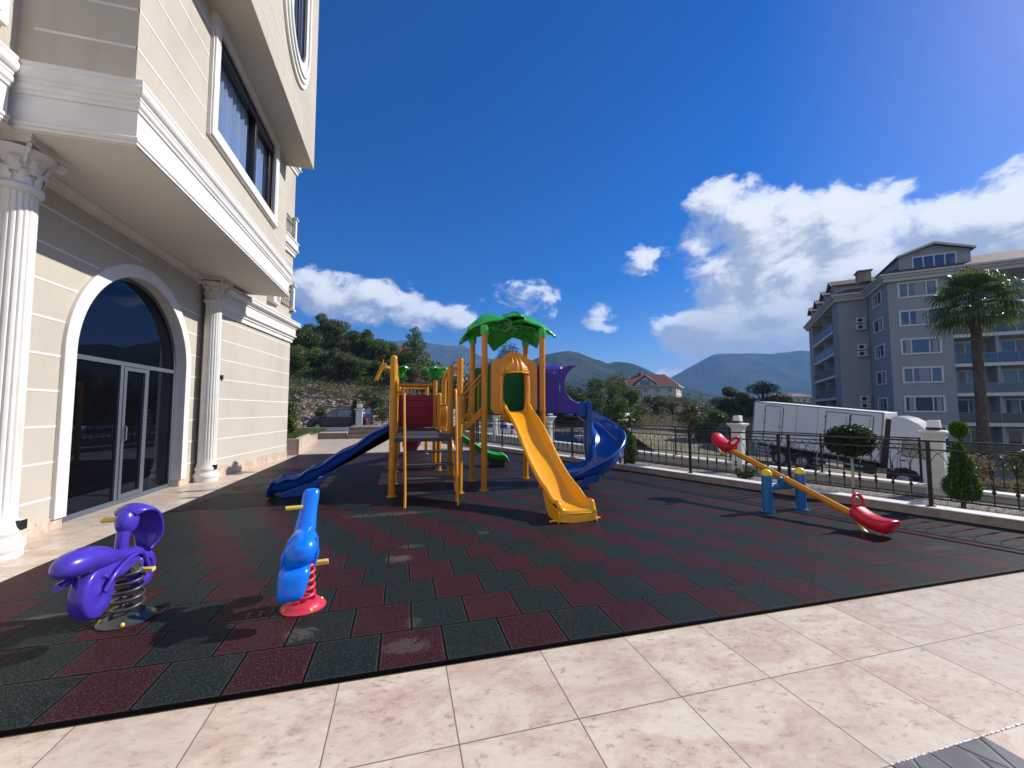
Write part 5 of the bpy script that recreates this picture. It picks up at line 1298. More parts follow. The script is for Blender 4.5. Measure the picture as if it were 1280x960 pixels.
# ------------------------------------------------------------------ vehicles
def wheel(T,x,y,r,w,rimmat='chrome',parent=None):
    b=MB(); b.lathe([(r*.62,-w/2),(r*.92,-w/2),(r,-w*.35),(r,w*.35),(r*.92,w/2),(r*.62,w/2)],(x,y,r),28,axis='y',cap=False); t=b.build('wheel',M['tyre'],parent or T,smooth=50)
    b=MB(); b.lathe([(.001,-w*.30),(r*.2,-w*.32),(r*.3,-w*.18),(r*.55,-w*.22),(r*.62,-w*.48),(r*.62,w*.48),(r*.5,w*.2),(.001,w*.2)],(x,y,r),24,axis='y',cap=False)
    for k in range(8):
        a=k*math.pi/4; b.ball((x+r*.4*math.cos(a),y-w*.22,r+r*.4*math.sin(a)),.03*r/.5,6,4)
    b.build('rim',M[rimmat],t,smooth=50)
def make_truck():
    p=C(19.1,25.2,-2.25); rz=math.atan2(-EF.y,-EF.x)
    T=empty('box_truck',p,rz=rz,ry=R(6.2),label='long white box lorry parked nose down on the sloping street behind the railing',cat='truck')
    B=lambda b,n,m,pp=None,**k: b.build(n,M[m],pp or T,**k)
    x0,x1=-3.72,2.85; y0,y1=-1.25,1.25; z0,z1=1.22,3.92
    b=MB(); b.box(x0,x1,y0,y1,z0,z1); bx=B(b,'cargo_box','truckwhite',bevel=.02)
    b=MB()
    for (a,c) in ((x0-.01,x1+.01),):
        b.box(a,c,y0-.012,y0+.05,z1-.06,z1+.012); b.box(a,c,y0-.012,y0+.05,z0-.012,z0+.09); b.box(a,a+.07,y0-.014,y0+.05,z0+.09,z1-.06); b.box(c-.07,c,y0-.014,y0+.05,z0+.09,z1-.06)
    B(b,'edge_trim','trucktrim',bx,bevel=.006)
    def door(a,c,zb,zt,name='side_door',dash=True):
        b=MB(); h=.035
        segs=[]
        def ln(xa,za,xb,zb_):
            n=1
            L_=math.hypot(xb-xa,zb_-za); n=max(1,int(L_/.62)); 
            for i in range(n):
                u0,u1=i/n,(i+.93)/n
                X0,X1=xa+(xb-xa)*u0,xa+(xb-xa)*u1; Z0,Z1=za+(zb_-za)*u0,za+(zb_-za)*u1
                b.box(min(X0,X1)-h/2,max(X0,X1)+h/2,y0-.02,y0-.004,min(Z0,Z1)-h/2,max(Z0,Z1)+h/2)
        ln(a,zb,a,zt); ln(c,zb,c,zt); ln(a,zt,c,zt)
        d=B(b,name,'dframe',bx,smooth=0)
        b=MB(); b.tube([(c-.15,y0-.03,zb+.1),(c-.15,y0-.03,zt-.2)],.014,6); b.box(c-.19,c-.11,y0-.045,y0-.01,zb+.9,zb+1.05); B(b,'locking_bar','alu2',d)
        b=MB(); 
        for z in (zb+.3,(zb+zt)/2,zt-.3): b.box(a-.06,a+.02,y0-.035,y0-.003,z-.04,z+.04)
        B(b,'hinge','dframe',d)
    for x in (-3.1,-1.4,.1,1.6,2.6):
        b=MB(); b.box(x-.05,x+.05,y0-.022,y0-.005,z0+.02,z0+.06); B(b,'marker_light','amberlamp',bx,bevel=.004)
    b=MB()
    for x in (-1.2,-.1): b.box(x-.012,x+.012,y0-.008,y0-.0,z0+.09,z1-.06)
    B(b,'seam','trucktrim',bx,smooth=0)
    door(-3.0,-1.95,z0+.25,z1-.20); door(.30,1.42,z0+.1,z1-.22); door(1.46,2.45,z0+.1,z1-.24)
    # chassis
    b=MB(); b.box(x0+.1,5.2,-.45,-.3,.85,1.1); b.box(x0+.1,5.2,.3,.45,.85,1.1)
    for x in np.arange(x0+.4,3.5,.8): b.box(x-.05,x+.05,-1.2,1.2,1.1,1.2)
    B(b,'chassis','black')
    b=MB(); 
    for z in (.55,.78,1.0): b.box(x0+.2,-2.6,y0+.03,y0+.06,z-.05,z+.05)
    for z in (.55,.85): b.box(-.2,2.2,y0+.03,y0+.06,z-.06,z+.06)
    for x in (x0+.3,-2.7,0,1.0,2.0): b.box(x-.03,x+.03,y0+.05,y0+.09,.45,1.2)
    B(b,'side_guard','alu2',bevel=.01)
    b=MB(); b.box(1.7,2.6,y0+.05,-.5,.5,1.05); b.lathe([(.28,-.2),(.3,.5)],(1.5,-.9,.72),16,axis='x'); B(b,'fuel_tank','black',bevel=.03)
    for x in (-1.95,-.75,3.85):
        for y in (-1.08,1.08): wheel(T,x,y,.5,.32,'alu2')
    b=MB()
    for x in (-1.95,-.75): b.prism([(x+.62*math.cos(a),.5+.62*math.sin(a)) for a in np.linspace(.1,math.pi-.1,12)]+[(x+.57*math.cos(a),.5+.57*math.sin(a)) for a in np.linspace(math.pi-.1,.1,12)],y0+.0,-.85,'y')
    [B(m_,'mudguard','black') for m_ in b.pieces()]
    # cab
    _n=len(COL.objects)
    before=set(o.name for o in bpy.data.objects)
    prof=[(3.85,.95),(3.85,3.72),(4.05,3.80),(4.45,3.72),(4.9,3.48),(5.35,3.08),(5.62,2.78),(5.80,2.1),(5.88,1.5),(5.90,.62),(5.82,.45),(5.20,.45),(5.14,.8),(4.95,1.05),(4.55,1.16),(4.15,1.05),(3.98,.80),(3.9,.78)]
    b=MB(); b.prism(prof,-1.2,1.2,'y'); cb=B(b,'cab','cabwhite',bevel=.05)
    b=MB(); b.prism([(4.35,1.75),(4.35,2.55),(5.30,2.55),(5.52,2.1),(5.56,1.75)],-1.215,-1.202,'y'); b.prism([(4.35,1.75),(4.35,2.55),(5.30,2.55),(5.52,2.1),(5.56,1.75)],1.202,1.215,'y'); [B(m_,'side_window','carglass',cb,smooth=0) for m_ in b.pieces()]
    b=MB(); b.ring([(4.22,.75),(4.22,2.68),(5.42,2.68),(5.68,2.1),(5.74,.75)],[(4.24,.77),(4.24,2.66),(5.41,2.66),(5.66,2.1),(5.72,.77)],-1.209,-1.2,'y'); dd=B(b,'cab_door','dframe',cb,smooth=0)
    b=MB(); b.box(4.36,4.55,-1.235,-1.2,1.5,1.56); B(b,'handle','black',dd)
    b=MB(); b.add([(5.80,-1.08,2.12),(5.80,1.08,2.12),(5.64,1.02,2.80),(5.64,-1.02,2.80)],[(0,1,2,3)]); B(b,'windscreen','carglass',cb,solid=.02,smooth=0)
    b=MB(); b.prism([(5.0,2.62),(5.0,2.68),(6.0,2.56),(6.0,2.50)],-1.25,-1.1,'y'); b.box(5.55,5.8,-1.5,-1.3,1.75,2.5); b.tube([(5.6,-1.2,2.5),(5.66,-1.4,2.52)],.02,6); b.tube([(5.6,-1.2,1.8),(5.66,-1.4,1.78)],.02,6); b.box(5.55,5.8,1.3,1.5,1.75,2.5); B(b,'wing_mirror','black',cb,bevel=.02)
    b=MB(); b.prism([(4.55+.62*math.cos(a),.5+.62*math.sin(a)) for a in np.linspace(.0,math.pi,14)]+[(4.55+.52*math.cos(a),.5+.52*math.sin(a)) for a in np.linspace(math.pi,0,14)],-1.23,-.8,'y'); b.box(5.1,5.93,-1.22,1.22,.3,.62); b.box(3.85,4.02,-1.22,-.8,.4,1.0); B(b,'bumper','black',cb,bevel=.02)
    b=MB(); b.box(5.9,5.94,-1.05,-.7,.70,.9); b.box(5.9,5.94,.7,1.05,.70,.9); [B(m_,'headlight','lamp',cb) for m_ in b.pieces()]
    b=MB(); b.box(3.6,3.82,-1.1,-.9,1.1,3.6); b.tube(spline([(3.68,-1.0,1.2),(3.72,-1.0,2.2),(3.70,-1.0,3.3)],12),.11,12); b.box(3.58,3.84,.4,1.0,1.0,3.0); B(b,'air_intake','black',bevel=.02)
    b=MB(); b.prism([(3.86,2.6),(3.86,3.72),(4.05,3.6),(4.02,2.6)],-1.24,-1.205,'y'); B(b,'side_fairing','cabwhite',cb,bevel=.01)
    for o in [o for o in bpy.data.objects if o.name not in before and o.parent==T]: o.location.x-=.70
M['amberlamp']=pm('amber_marker',(.7,.25,.02),.3)
M['trucktrim']=pm('truck_edge_trim',(.42,.40,.37),.5,col2=(.30,.20,.13),vs=2)
make_truck()
def make_car(label,paint,loc,rz,kind='suv',ry=0):
    T=empty('parked_car',loc,rz=rz,ry=ry,label=label,cat='car',group='cars parked along the street')
    B=lambda b,n,m,pp=None,**k: b.build(n,M[m],pp or T,**k)
    L=4.5; h=1.72 if kind=='suv' else 1.45; hw=.88
    low=[(-2.22,.35),(-2.27,.75),(-2.2,1.0),(1.1,1.03),(2.0,.9),(2.2,.72),(2.25,.4)]
    def arch(cx,r=.38): return [(cx+r*math.cos(a),.33+r*math.sin(a)) for a in np.linspace(0,math.pi,9)][::-1]
    pr=low[::-1][:0]
    poly=[(-2.22,.28)]+arch(-1.35)+arch(1.4)+[(2.22,.28)]+low[::-1][0:6]
    b=MB(); b.prism(poly,-hw,hw,'y'); body=B(b,'body',paint,bevel=.05)
    top=h
    secs=[(-2.18,1.0,hw*.97),(-1.95 if kind=='suv' else -1.6,top-.12,hw*.78),(-1.5,top,hw*.74),(-.1,top+.0,hw*.74),(.35,top-.08,hw*.76),(1.15,1.01,hw*.95)]
    # cabin as lofted slices across y
    b=MB()
    for (x,z,w) in secs: pass
    zs=[s for s in secs]
    up=[(x,z) for x,z,w in zs]; wd=[w for x,z,w in zs]
    vs=[(x,-w,z) for (x,z),w in zip(up,wd)]+[(x,w,z) for (x,z),w in zip(up,wd)]
    n=len(up); b.add(vs,[tuple(range(n)),tuple(range(n,2*n))[::-1]]+[(i,n+i,n+(i+1)%n,(i+1)%n) for i in range(n)]); cab=B(b,'cabin',paint,bevel=.04)
    def lerp_w(x,z):
        return hw*.965-(z-1.0)/(top-1.0)*hw*.22
    b=MB()
    for s in (-1,1):
        for (a,c,ta,tc) in ((-1.85,-.95,-1.62,-.95),(-.88,-.02,-.88,-.02),(.05,.92,.05,.33)):
            z0_,z1_=1.07,top-.16
            q=[(a,s*(lerp_w(a,z0_)+.008),z0_),(c,s*(lerp_w(c,z0_)+.008),z0_),(tc,s*(lerp_w(tc,z1_)+.008),z1_),(ta,s*(lerp_w(ta,z1_)+.008),z1_)]
            b.add(q,[(0,1,2,3)])
    b.build_each('side_window',M['carglass'],cab,solid=.02,smooth=0)
    b=MB(); b.add([(1.12,-.72,1.06),(1.12,.72,1.06),(.45,.6,top-.12),(.45,-.6,top-.12)],[(0,1,2,3)]); B(b,'windscreen','carglass',cab,solid=.03,smooth=0)
    b=MB(); b.add([(-2.17,-.7,1.07),(-2.17,.7,1.07),(-1.93,.6,top-.2),(-1.93,-.6,top-.2)],[(0,1,2,3)]); B(b,'rear_window','carglass',cab,solid=.03,smooth=0)
    for x in (-1.35,1.4):
        for y in (-.80,.80): wheel(T,x,y,.33,.2)
    b=MB(); b.box(2.16,2.24,-.75,-.45,.62,.76); b.box(2.16,2.24,.45,.75,.62,.76); [B(m_,'headlight','lamp',body) for m_ in b.pieces()]
    b=MB(); b.box(-2.28,-2.2,-.8,-.6,.75,.98); b.box(-2.28,-2.2,.6,.8,.75,.98); [B(m_,'tail_light','red',body) for m_ in b.pieces()]
    b=MB(); b.tube([(-1.6,-.6,top+.05),(.1,-.6,top+.05)],.02,6); b.tube([(-1.6,.6,top+.05),(.1,.6,top+.05)],.02,6); b.ball((.95,-.95,1.12),(.07,.1,.07),8,6); b.ball((.95,.95,1.12),(.07,.1,.07),8,6); [B(m_,'wing_mirror' if i_>1 else 'roof_rail','black',body) for i_,m_ in enumerate(b.pieces())]
    return T
ux=C(1,0); uz=math.atan2(ux.y,ux.x)
make_car('slate grey estate car parked on the back road behind the slatted white fence','cargrey',C(-13.2,31.5,-.12),uz+math.pi)
p=Fp(17,15.2); make_car('black hatchback parked on the street just right of the tower, beyond the fences','cardark',(p.x,p.y,-1.25),FANG,'hatch')
p=Fp(11.2,15.4); make_car('dark saloon parked on the street beyond the fence, left of the white lorry','cargrey',(p.x,p.y,-2.0),FANG,'hatch')
p=Fp(23,15.0); make_car('white hatchback parked furthest up the street behind the slide tower','carwhite',(p.x,p.y,-.75),FANG,'hatch')
# ------------------------------------------------------------------ planter, steps and back fence
T=empty('raised_planter',(-4.2,15.0,0),label='raised planter of beige marble beside the far corner of the beige building',cat='planter')
b=MB(); A_=[(-3.28,14.95),(-4.05,22.2),(-9,22.2),(-9,14.95)]; I_=[(-3.46,15.13),(-4.2,22.05),(-8.8,22.05),(-8.8,15.13)]
b.ring(A_,I_,.0,.53,'z'); b.build('wall',M['paving'],T,world=True,bevel=.006,smooth=0)
b=MB(); b.prism(I_,.02,.47); b.build('soil',M['soil'],T,world=True,smooth=0)
T=empty('low_wall',(-3.5,22.8,0),label='low pinkish stone wall at the back of the terrace beside the steps',cat='wall')
b=MB(); b.box(-4.3,-2.72,22.6,22.85,0,.30); b.build('wall',M['brownstone'],T,world=True,bevel=.01)
b=MB(); b.box(-4.3,-2.72,22.57,22.88,.30,.34); b.build('coping',M['cream'],T,world=True,bevel=.01)
T=empty('steps',(-1.2,22.9,0),label='three wide brown stone steps at the back of the terrace',cat='steps')
for k in range(3):
    b=MB(); b.box(-2.7,1.0,22.5+.33*k,24.0+(.0 if k<2 else 2),.19*k+.002,.19*(k+1)); b.build('step',M['brownstone'],T,world=True,bevel=.01)
b=MB(); b.prism([(-14,24.001),(lineX(8.2,24),24.001),(lineX(8.2,29),29),(-14,29)],-1,.15); o=b.build('upper_terrace',M['soil'],smooth=0); o['kind']='structure'
T=empty('white_fence',(-3.5,27.5,.56),label='white painted low wall with black railing along the back road behind the planter',cat='fence')
b=MB(); b.box(-9,2,27.4,27.6,.15,.36); b.build('wall',M['cream'],T,world=True,bevel=.01)
b=MB(); b.box(-9,2,27.36,27.64,.36,.40); b.build('coping',M['white'],T,world=True,bevel=.01)
b=MB(); 
for k in range(90): x=-8.9+.12*k; b.tube([(x,27.5,.40),(x,27.5,.98)],.010,4)
b.tube([(-9,27.5,1.0),(2,27.5,1.0)],.02,6); b.tube([(-9,27.5,.88),(2,27.5,.88)],.012,6); b.build('railing',M['iron'],T,world=True)
q=Vector((-2.62,27.5,.15)); T=empty('pillar',q,label='square white pillar in the back fence behind the grey estate car',cat='pillar',group='white pillars along the boundary wall')
b=MB(); b.box(-.19,.19,-.19,.19,0,1.32); b.build('shaft',M['white'],T,bevel=.01)
b=MB(); b.box(-.28,.28,-.28,.28,1.32,1.40); b.build('capital',M['white'],T,bevel=.02)
T=empty('pillar_lamp',q+Vector((0,0,1.40)),label='square white lamp on the pillar of the back fence',cat='lamp',group='square lamps on the pillars')
b=MB(); b.box(-.17,.17,-.17,.17,0,.06); b.build('base',M['black'],T); b=MB(); b.box(-.15,.15,-.15,.15,.06,.3); b.build('shade',M['lamp'],T,bevel=.01)
# ------------------------------------------------------------------ houses
def make_house(name,label,loc,rz,w,d,hw,rh,storeys,cols,walls='housewall',roof='redtile'):
    T=empty('house',loc,rz=rz,label=label,cat='house')
    B=lambda b,n,m,pp=None,**k: b.build(n,M[m],pp or T,**k)
    b=MB(); b.box(-w/2,w/2,-d/2,d/2,0,hw); B(b,'wall',walls,smooth=0)
    e=.7; b=MB(); r=min(w,d)/2*.55
    vs=[(-w/2-e,-d/2-e,hw),(w/2+e,-d/2-e,hw),(w/2+e,d/2+e,hw),(-w/2-e,d/2+e,hw),(-w/2+r,0,hw+rh),(w/2-r,0,hw+rh)]
    b.add(vs,[(0,1,5,4),(1,2,5),(2,3,4,5),(3,0,4),(3,2,1,0)]); rf=B(b,'roof',roof,smooth=0)
    b=MB(); b.box(-w/2-e,w/2+e,-d/2-e-.02,d/2+e+.02,hw-.22,hw-.005); B(b,'eave','eave',rf,smooth=0)
    b=MB(); b.box(-w*.2,-w*.2+.8,-.5,.6,hw+rh*.4,hw+rh+.5); b.box(-w*.2-.1,-w*.2+.9,-.6,.7,hw+rh+.5,hw+rh+.65); B(b,'chimney','redtile',rf,smooth=0)
    for k in range(storeys):
        zc=hw*(k+.5)/storeys
        for i in range(cols):
            x=-w/2+w*(i+.5)/cols
            b=MB(); b.box(x-.7,x+.7,-d/2-.06,-d/2+.02,zc-.75,zc+.75); wn=B(b,'window','white')
            b=MB(); b.box(x-.58,x-.04,-d/2-.08,-d/2-.062,zc-.63,zc+.63); b.box(x+.04,x+.58,-d/2-.08,-d/2-.062,zc-.63,zc+.63); B(b,'pane','farglass',wn,smooth=0)
        for i in range(max(2,cols//2)):
            y=-d/2+d*(i+.5)/max(2,cols//2)
            for s in (-1,1):
                b=MB(); b.box(s*w/2-.05,s*w/2+.05,y-.6,y+.6,zc-.7,zc+.7); wn=B(b,'window','white')
                b=MB(); b.box(s*(w/2+.02)-.05,s*(w/2+.02)+.05,y-.5,y+.5,zc-.6,zc+.6); B(b,'pane','farglass',wn,smooth=0)
    return T,B,rf
T,B,rf=make_house('house','pale three storey house with dark red hipped roof beyond the trees',C(38,112,.5),uz+R(-28),15,13,7.2,3.4,3,5)
b=MB(); b.prism([(-2.6,7.2),(2.6,7.2),(2.6,7.6),(0,9.6),(-2.6,7.6)],-6.9,-1,'y'); B(b,'gable','housewall',smooth=0)
b=MB()
for s in (-1,1): b.prism([(s*3.0,7.5),(0,9.75),(0,10.05),(s*3.0,7.8)][::s],-7.3,-1,'y')
B(b,'gable_roof','redtile',smooth=0)
b=MB(); b.box(-1.2,1.2,-6.98,-6.9,7.5,8.6); B(b,'gable_window','farglass')
# long terrace house behind it
make_house('house','long darker house with brown roof just left of the pale red roofed house',C(31,118,1.0),uz+R(-12),13,10,5.8,2.8,2,6,'housewall','rooftile')
make_house('house','white house with red tiled roof high among the trees on the hillside',C(-25.0,80,8.6),uz+R(35),9,8,3.6,2.4,2,3)
make_house('house','white house with red tiled roof on the ridge behind the low deck',C(-14.6,78,5.0),uz+R(30),7,7,3.0,1.9,1,3)
make_house('house','small white house half hidden by trees behind the slide tower',C(-6.8,84,3.2),uz+R(25),7,7,3.0,1.9,1,3)
make_house('house','low distant white building at the foot of the big mountain',C(118,210,-2),uz,26,10,7,1.2,2,8,'housewall','housewall')
make_house('house','grey distant block between the round tree and the grey apartment block',C(128,190,-2),uz+R(10),20,10,9.5,1.5,3,6,'housewall','rooftile')

# ------------------------------------------------------------------ plants
M['leaf_dark']=leafmat('dark_leaves',(.105,.145,.04),(.038,.068,.02))
M['leaf_deep']=leafmat('deep_green_leaves',(.045,.072,.022),(.016,.032,.011))
M['leaf_mid']=leafmat('mid_green_leaves',(.14,.19,.042),(.055,.095,.024))
M['leaf_light']=leafmat('light_leaves',(.12,.17,.030),(.05,.085,.018))
M['leaf_olive']=leafmat('olive_leaves',(.15,.16,.065),(.065,.08,.032))
M['leaf_conifer']=leafmat('conifer_leaves',(.09,.19,.025),(.04,.10,.015))
M['leaf_pine']=leafmat('pine_leaves',(.085,.125,.05),(.035,.06,.024))
M['dry']=leafmat('dry_grass',(.38,.31,.20),(.20,.165,.10),.8,.2)
M['scrubgrey']=leafmat('dry_scrub',(.27,.23,.155),(.12,.115,.07),.8,.15)
M['grass']=leafmat('grass_blades',(.12,.16,.04),(.05,.08,.02),.7,.2)
M['palm']=leafmat('palm_leaves',(.14,.19,.055),(.06,.095,.03),.38,.35)
M['flower']=pm('pale_flowers',(.62,.55,.50),.8)
def mesh_np(name,V,F,mat,parent=None,quad=4):
    me=bpy.data.meshes.new(name); nv=len(V); nf=len(F)
    me.vertices.add(nv); me.vertices.foreach_set('co',np.ascontiguousarray(V,dtype=np.float32).ravel())
    me.loops.add(nf*quad); me.loops.foreach_set('vertex_index',np.ascontiguousarray(F,dtype=np.int32).ravel())
    me.polygons.add(nf); me.polygons.foreach_set('loop_start',np.arange(0,nf*quad,quad,dtype=np.int32))
    me.update(calc_edges=True); me.materials.append(mat)
    o=bpy.data.objects.new(name,me); COL.objects.link(o); o.parent=parent; return o
def leaves(P,size,rng,aspect=.5,nrm=None,up=.0):
    "one folded-free diamond leaf per point"
    n=len(P); d=rng.normal(size=(n,3)); 
    if nrm is not None: d=d+nrm*1.0
    d[:,2]+=up; d/=np.linalg.norm(d,axis=1)[:,None]+1e-9
    e=rng.normal(size=(n,3)); e=np.cross(d,e); e/=np.linalg.norm(e,axis=1)[:,None]+1e-9
    s=size*(.6+.8*rng.random(n))[:,None]
    V=np.empty((n,4,3)); V[:,0]=P-d*s*.5; V[:,1]=P+e*s*aspect*.5; V[:,2]=P+d*s*.5; V[:,3]=P-e*s*aspect*.5
    return V.reshape(-1,3),np.arange(n*4).reshape(-1,4)
def crown_points(rng,n,blobs,shell=.55):
    w=np.array([b[3]**2 for b in blobs]); w/=w.sum(); idx=rng.choice(len(blobs),n,p=w)
    B_=np.array([[b[0],b[1],b[2],b[3],b[4]] for b in blobs])[idx]
    d=rng.normal(size=(n,3)); d/=np.linalg.norm(d,axis=1)[:,None]
    r=(shell+(1-shell)*rng.random(n))*(1+.16*rng.normal(size=n)*.6)
    P=B_[:,:3]+d*np.stack([B_[:,3],B_[:,3],B_[:,4]],1)*r[:,None]
    return P,d
def make_tree_mesh(seed,h,rad,base,kind='round',n=9000,leaf=.16):
    "returns (leaf V,F, trunk MB)"
    rng=np.random.default_rng(seed); blobs=[]; tb=MB(); rs=random.Random(seed)
    tr=rad*.055+(.05 if rad>1 else .008)
    tb.tube(spline([(0,0,-.4),(rs.uniform(-.1,.1)*rad,rs.uniform(-.1,.1)*rad,h*.35),(rs.uniform(-.15,.15)*rad,rs.uniform(-.15,.15)*rad,h*.85)],10),[tr*1.5-tr*1.3*i/10 for i in range(11)],8)
    k=14 if kind!='pine' else 22
    for i in range(k):
        u=(i+.5)/k
        if kind=='round':
            z=base+(h-base)*(.12+.76*rs.random()); f=math.sqrt(max(.05,1-((z-(base+h)/2)/((h-base)/2))**2)); a=i*2.4+rs.uniform(-.5,.5); r=rad*f*rs.uniform(.35,.8)
            br=rad*rs.uniform(.28,.46)
        elif kind=='pine':
            z=base+(h-base)*u*.95; f=(1-u)**.8+.10; a=i*2.4; r=rad*f*.55; br=rad*(.30*f+.08)
        elif kind=='column':
            z=base+(h-base)*u*.92; f=math.sin(math.pi*min(1,u*.85+.15))**.6; a=i*2.4; r=rad*.25*f; br=rad*.72*f
        x,y=math.cos(a)*r,math.sin(a)*r
        blobs.append((x,y,z,br,br*rs.uniform(.55,.85) if kind!='column' else br*1.2))
        if kind!='column': tb.tube([(0,0,max(h*.15,z*.55)),(x*.5,y*.5,z*.8),(x,y,z)],[tr*.5,tr*.35,tr*.12],5)
    P,d=crown_points(rng,n,blobs)
    V,F=leaves(P,leaf,rng,.55,nrm=d*.5)
    return V,F,tb
protos={}
def tree(label,loc,h,rad,base,kind='round',mat='leaf_dark',n=9000,leaf=.16,seed=1,name='tree',cat='tree',group=None,rz=0,proto=None):
    if proto and proto in protos:
        T=protos[proto]; c=copy_tree(T); c.location=loc; c.rotation_euler=(0,0,rz); c['label']=label; return c
    T=empty(name,loc,rz=rz,label=label,cat=cat,group=group)
    V,F,tb=make_tree_mesh(seed,h,rad,base,kind,n,leaf)
    mesh_np('crown',V,F,M[mat],T); tb.build('trunk',M['bark'],T,smooth=60)
    if proto: protos[proto]=T
    return T
def gz(x,d): return float(groundz(x,d))
# hillside wood, left: prototypes then copies with their own scale
HG='trees on the wooded hillside'
def at(px_,d): return (px_-640)/508*d
hill=[]
rs=random.Random(5)
rows=[(47,[362,385,410,432,455,470,490,508,528,548,566,584]),(53,[350,372,396,420,444,466,486,508,530,552,574]),(60,[345,368,388,412,436,458,482,506,534,560,590]),(68,[360,384,404,428,452,476])]
i=0
for d,pxs in rows:
    for q in pxs:
        x=at(q+rs.uniform(-6,6),d); dd=d+rs.uniform(-1.5,1.5)
        z=gz(x,dd); k=i%4
        T=tree('dark green tree in the wood covering the hillside at the left',(0,0,0),4.6,2.6,.3,'round',['leaf_dark','leaf_mid','leaf_dark','leaf_olive'][k],9000,.20,seed=40+k,group=HG,proto='hill%d'%k) 
        first=(i<4)
        s=rs.uniform(.75,1.1)*(1.0 if q<455 else .8 if q<500 else .62)
        T.location=C(x,dd,z-.3); T.scale=(s,s,s*rs.uniform(.85,1.15)); T.rotation_euler=(0,0,rs.uniform(0,6.3)); i+=1
# named individual trees
tree('tall loose pine rising above the hillside wood behind the low play deck',C(at(517,50),50,gz(at(517,50),50)),7.0,2.9,.8,'pine','leaf_mid',6500,.20,seed=3,name='pine_tree')
tree('light open tree seen under the palm leaf roof between the tower posts',C(at(628,48),48,gz(at(628,48),48)-.3),9.0,3.2,2.4,'round','leaf_pine',9000,.16,seed=9)
for j,(q,d,h,rad,m,lab) in enumerate([(705,40,5.0,2.6,'leaf_dark','dark bushy tree right behind the horn of the purple tunnel'),
    (728,38,4.7,2.3,'leaf_dark','dense dark tree above the entry of the blue spiral slide'),
    (757,42,5.6,3.0,'leaf_mid','tallest green tree above the blue spiral slide'),
    (785,44,4.4,2.6,'leaf_mid','green tree at the right end of the clump beside the spiral slide'),
    (672,44,4.6,2.4,'leaf_olive','olive green tree behind the right tower post'),
    (600,42,4.2,2.2,'leaf_olive','olive green tree behind the left tower posts'),
    (650,46,4.4,2.4,'leaf_dark','dark tree seen through the helmet panel opening'),
    (812,50,3.6,2.6,'leaf_olive','low olive bush below the pale red roofed house'),
    (840,52,3.4,2.8,'scrubgrey','dry brownish bush in front of the pale red roofed house'),
    (868,48,2.8,2.4,'dry','straw coloured tall grass clump right of the red roofed house'),
    (884,36,2.9,1.7,'leaf_mid','green bush with pale flowers behind the outer iron fence'),
    (908,52,3.8,2.5,'leaf_dark','dark bush left of the round topped tree'),
    (918,64,5.2,2.6,'leaf_olive','olive tree just left of the round topped tree'),
    (954,58,6.2,3.5,'leaf_dark','round topped dark tree behind the end of the white lorry'),
    (983,80,3.2,3.0,'leaf_mid','low bush behind the roof of the white lorry'),
    (850,95,3.2,3.0,'leaf_mid','small trees right at the foot of the red roofed house'),
    (905,90,3.0,3.4,'leaf_olive','distant low bush right of the red roofed house'),
    (822,90,3.0,3.6,'leaf_mid','distant low bush left of the red roofed house')]):
    z=gz(at(q,d),d); 
    tree(lab,C(at(q,d),d,z-.3),h,rad,.1,'round',m,12000,.17 if d<60 else .26,seed=60+j,name='bush' if h<4 else 'tree',cat='bush' if h<4 else 'tree')
# plants near the terrace
def potted(label,loc,h,rad,base,kind,mat,n,leaf,seed,name,cat): return tree(label,loc,h,rad,base,kind,mat,n,leaf,seed,name,cat)
p=Fp(1.30,9.35)
# conifer clipped into a ball above a cone
T=empty('conifer',Fp(1.27,9.2,.01),label='bright green conifer clipped to a ball above a cone behind the railing',cat='conifer')
rng=np.random.default_rng(5)
P1,d1=crown_points(rng,9000,[(0,0,1.18,.10,.12),(0,0,1.18,.06,.07)],.75)
P2,d2=crown_points(rng,26000,[(0,0,.66,.13,.24),(.03,0,.50,.16,.22),(-.04,.03,.32,.17,.20),(.06,-.03,.28,.15,.18),(0,.03,.84,.08,.16)],.7)
V,F=leaves(np.vstack([P1,P2]),.026,rng,.5,nrm=np.vstack([d1,d2])*1.2,up=.5); mesh_np('crown',V,F,M['leaf_conifer'],T)
b=MB(); b.tube([(0,0,-.1),(0,.01,.5),(0,0,1.15)],[.03,.02,.012],8); b.build('trunk',M['bark'],T)
# ball tree on a pale stem
T=empty('ball_tree',Fp(2.62,9.25,.01),label='round clipped dark green ball tree on a pale stem in front of the white lorry',cat='tree')
P1,d1=crown_points(rng,26000,[(0,0,.93,.34,.26),(.10,0,.98,.24,.19),(-.12,.05,.88,.24,.18)],.72)
V,F=leaves(P1,.055,rng,.5,nrm=d1*.8); mesh_np('crown',V,F,M['leaf_deep'],T)
b=MB(); b.tube(spline([(0,0,-.1),(.015,0,.4),(-.01,0,.78)],8),.022,8)
for k in range(6): a=k*1.05; b.tube([(0,0,.78),(.2*math.cos(a),.2*math.sin(a),1.0)],[.012,.006],5)
b.build('trunk',M['wallbeige'],T)
tree('slim young conifer between the spiral slide and the seesaw behind the railing',Fp(7.35,9.0,.01),.95,.20,.05,'column','leaf_mid',7000,.045,seed=81,name='conifer',cat='conifer')
tree('leafy shrub tall behind the railing right of the spiral slide pillar',Fp(8.1,9.7,.01),1.45,.28,.7,'round','leaf_light',2600,.06,seed=82,name='shrub',cat='shrub')
tree('small low shrub at the foot of the railing under the seesaw beam',Fp(4.4,9.1,.01),.30,.22,.02,'round','leaf_mid',1500,.04,seed=83,name='shrub',cat='shrub')
tree('thin young tree with pale stem behind the railing left of the seesaw',Fp(6.1,9.8,.01),1.6,.34,1.0,'round','leaf_olive',1500,.06,seed=84)
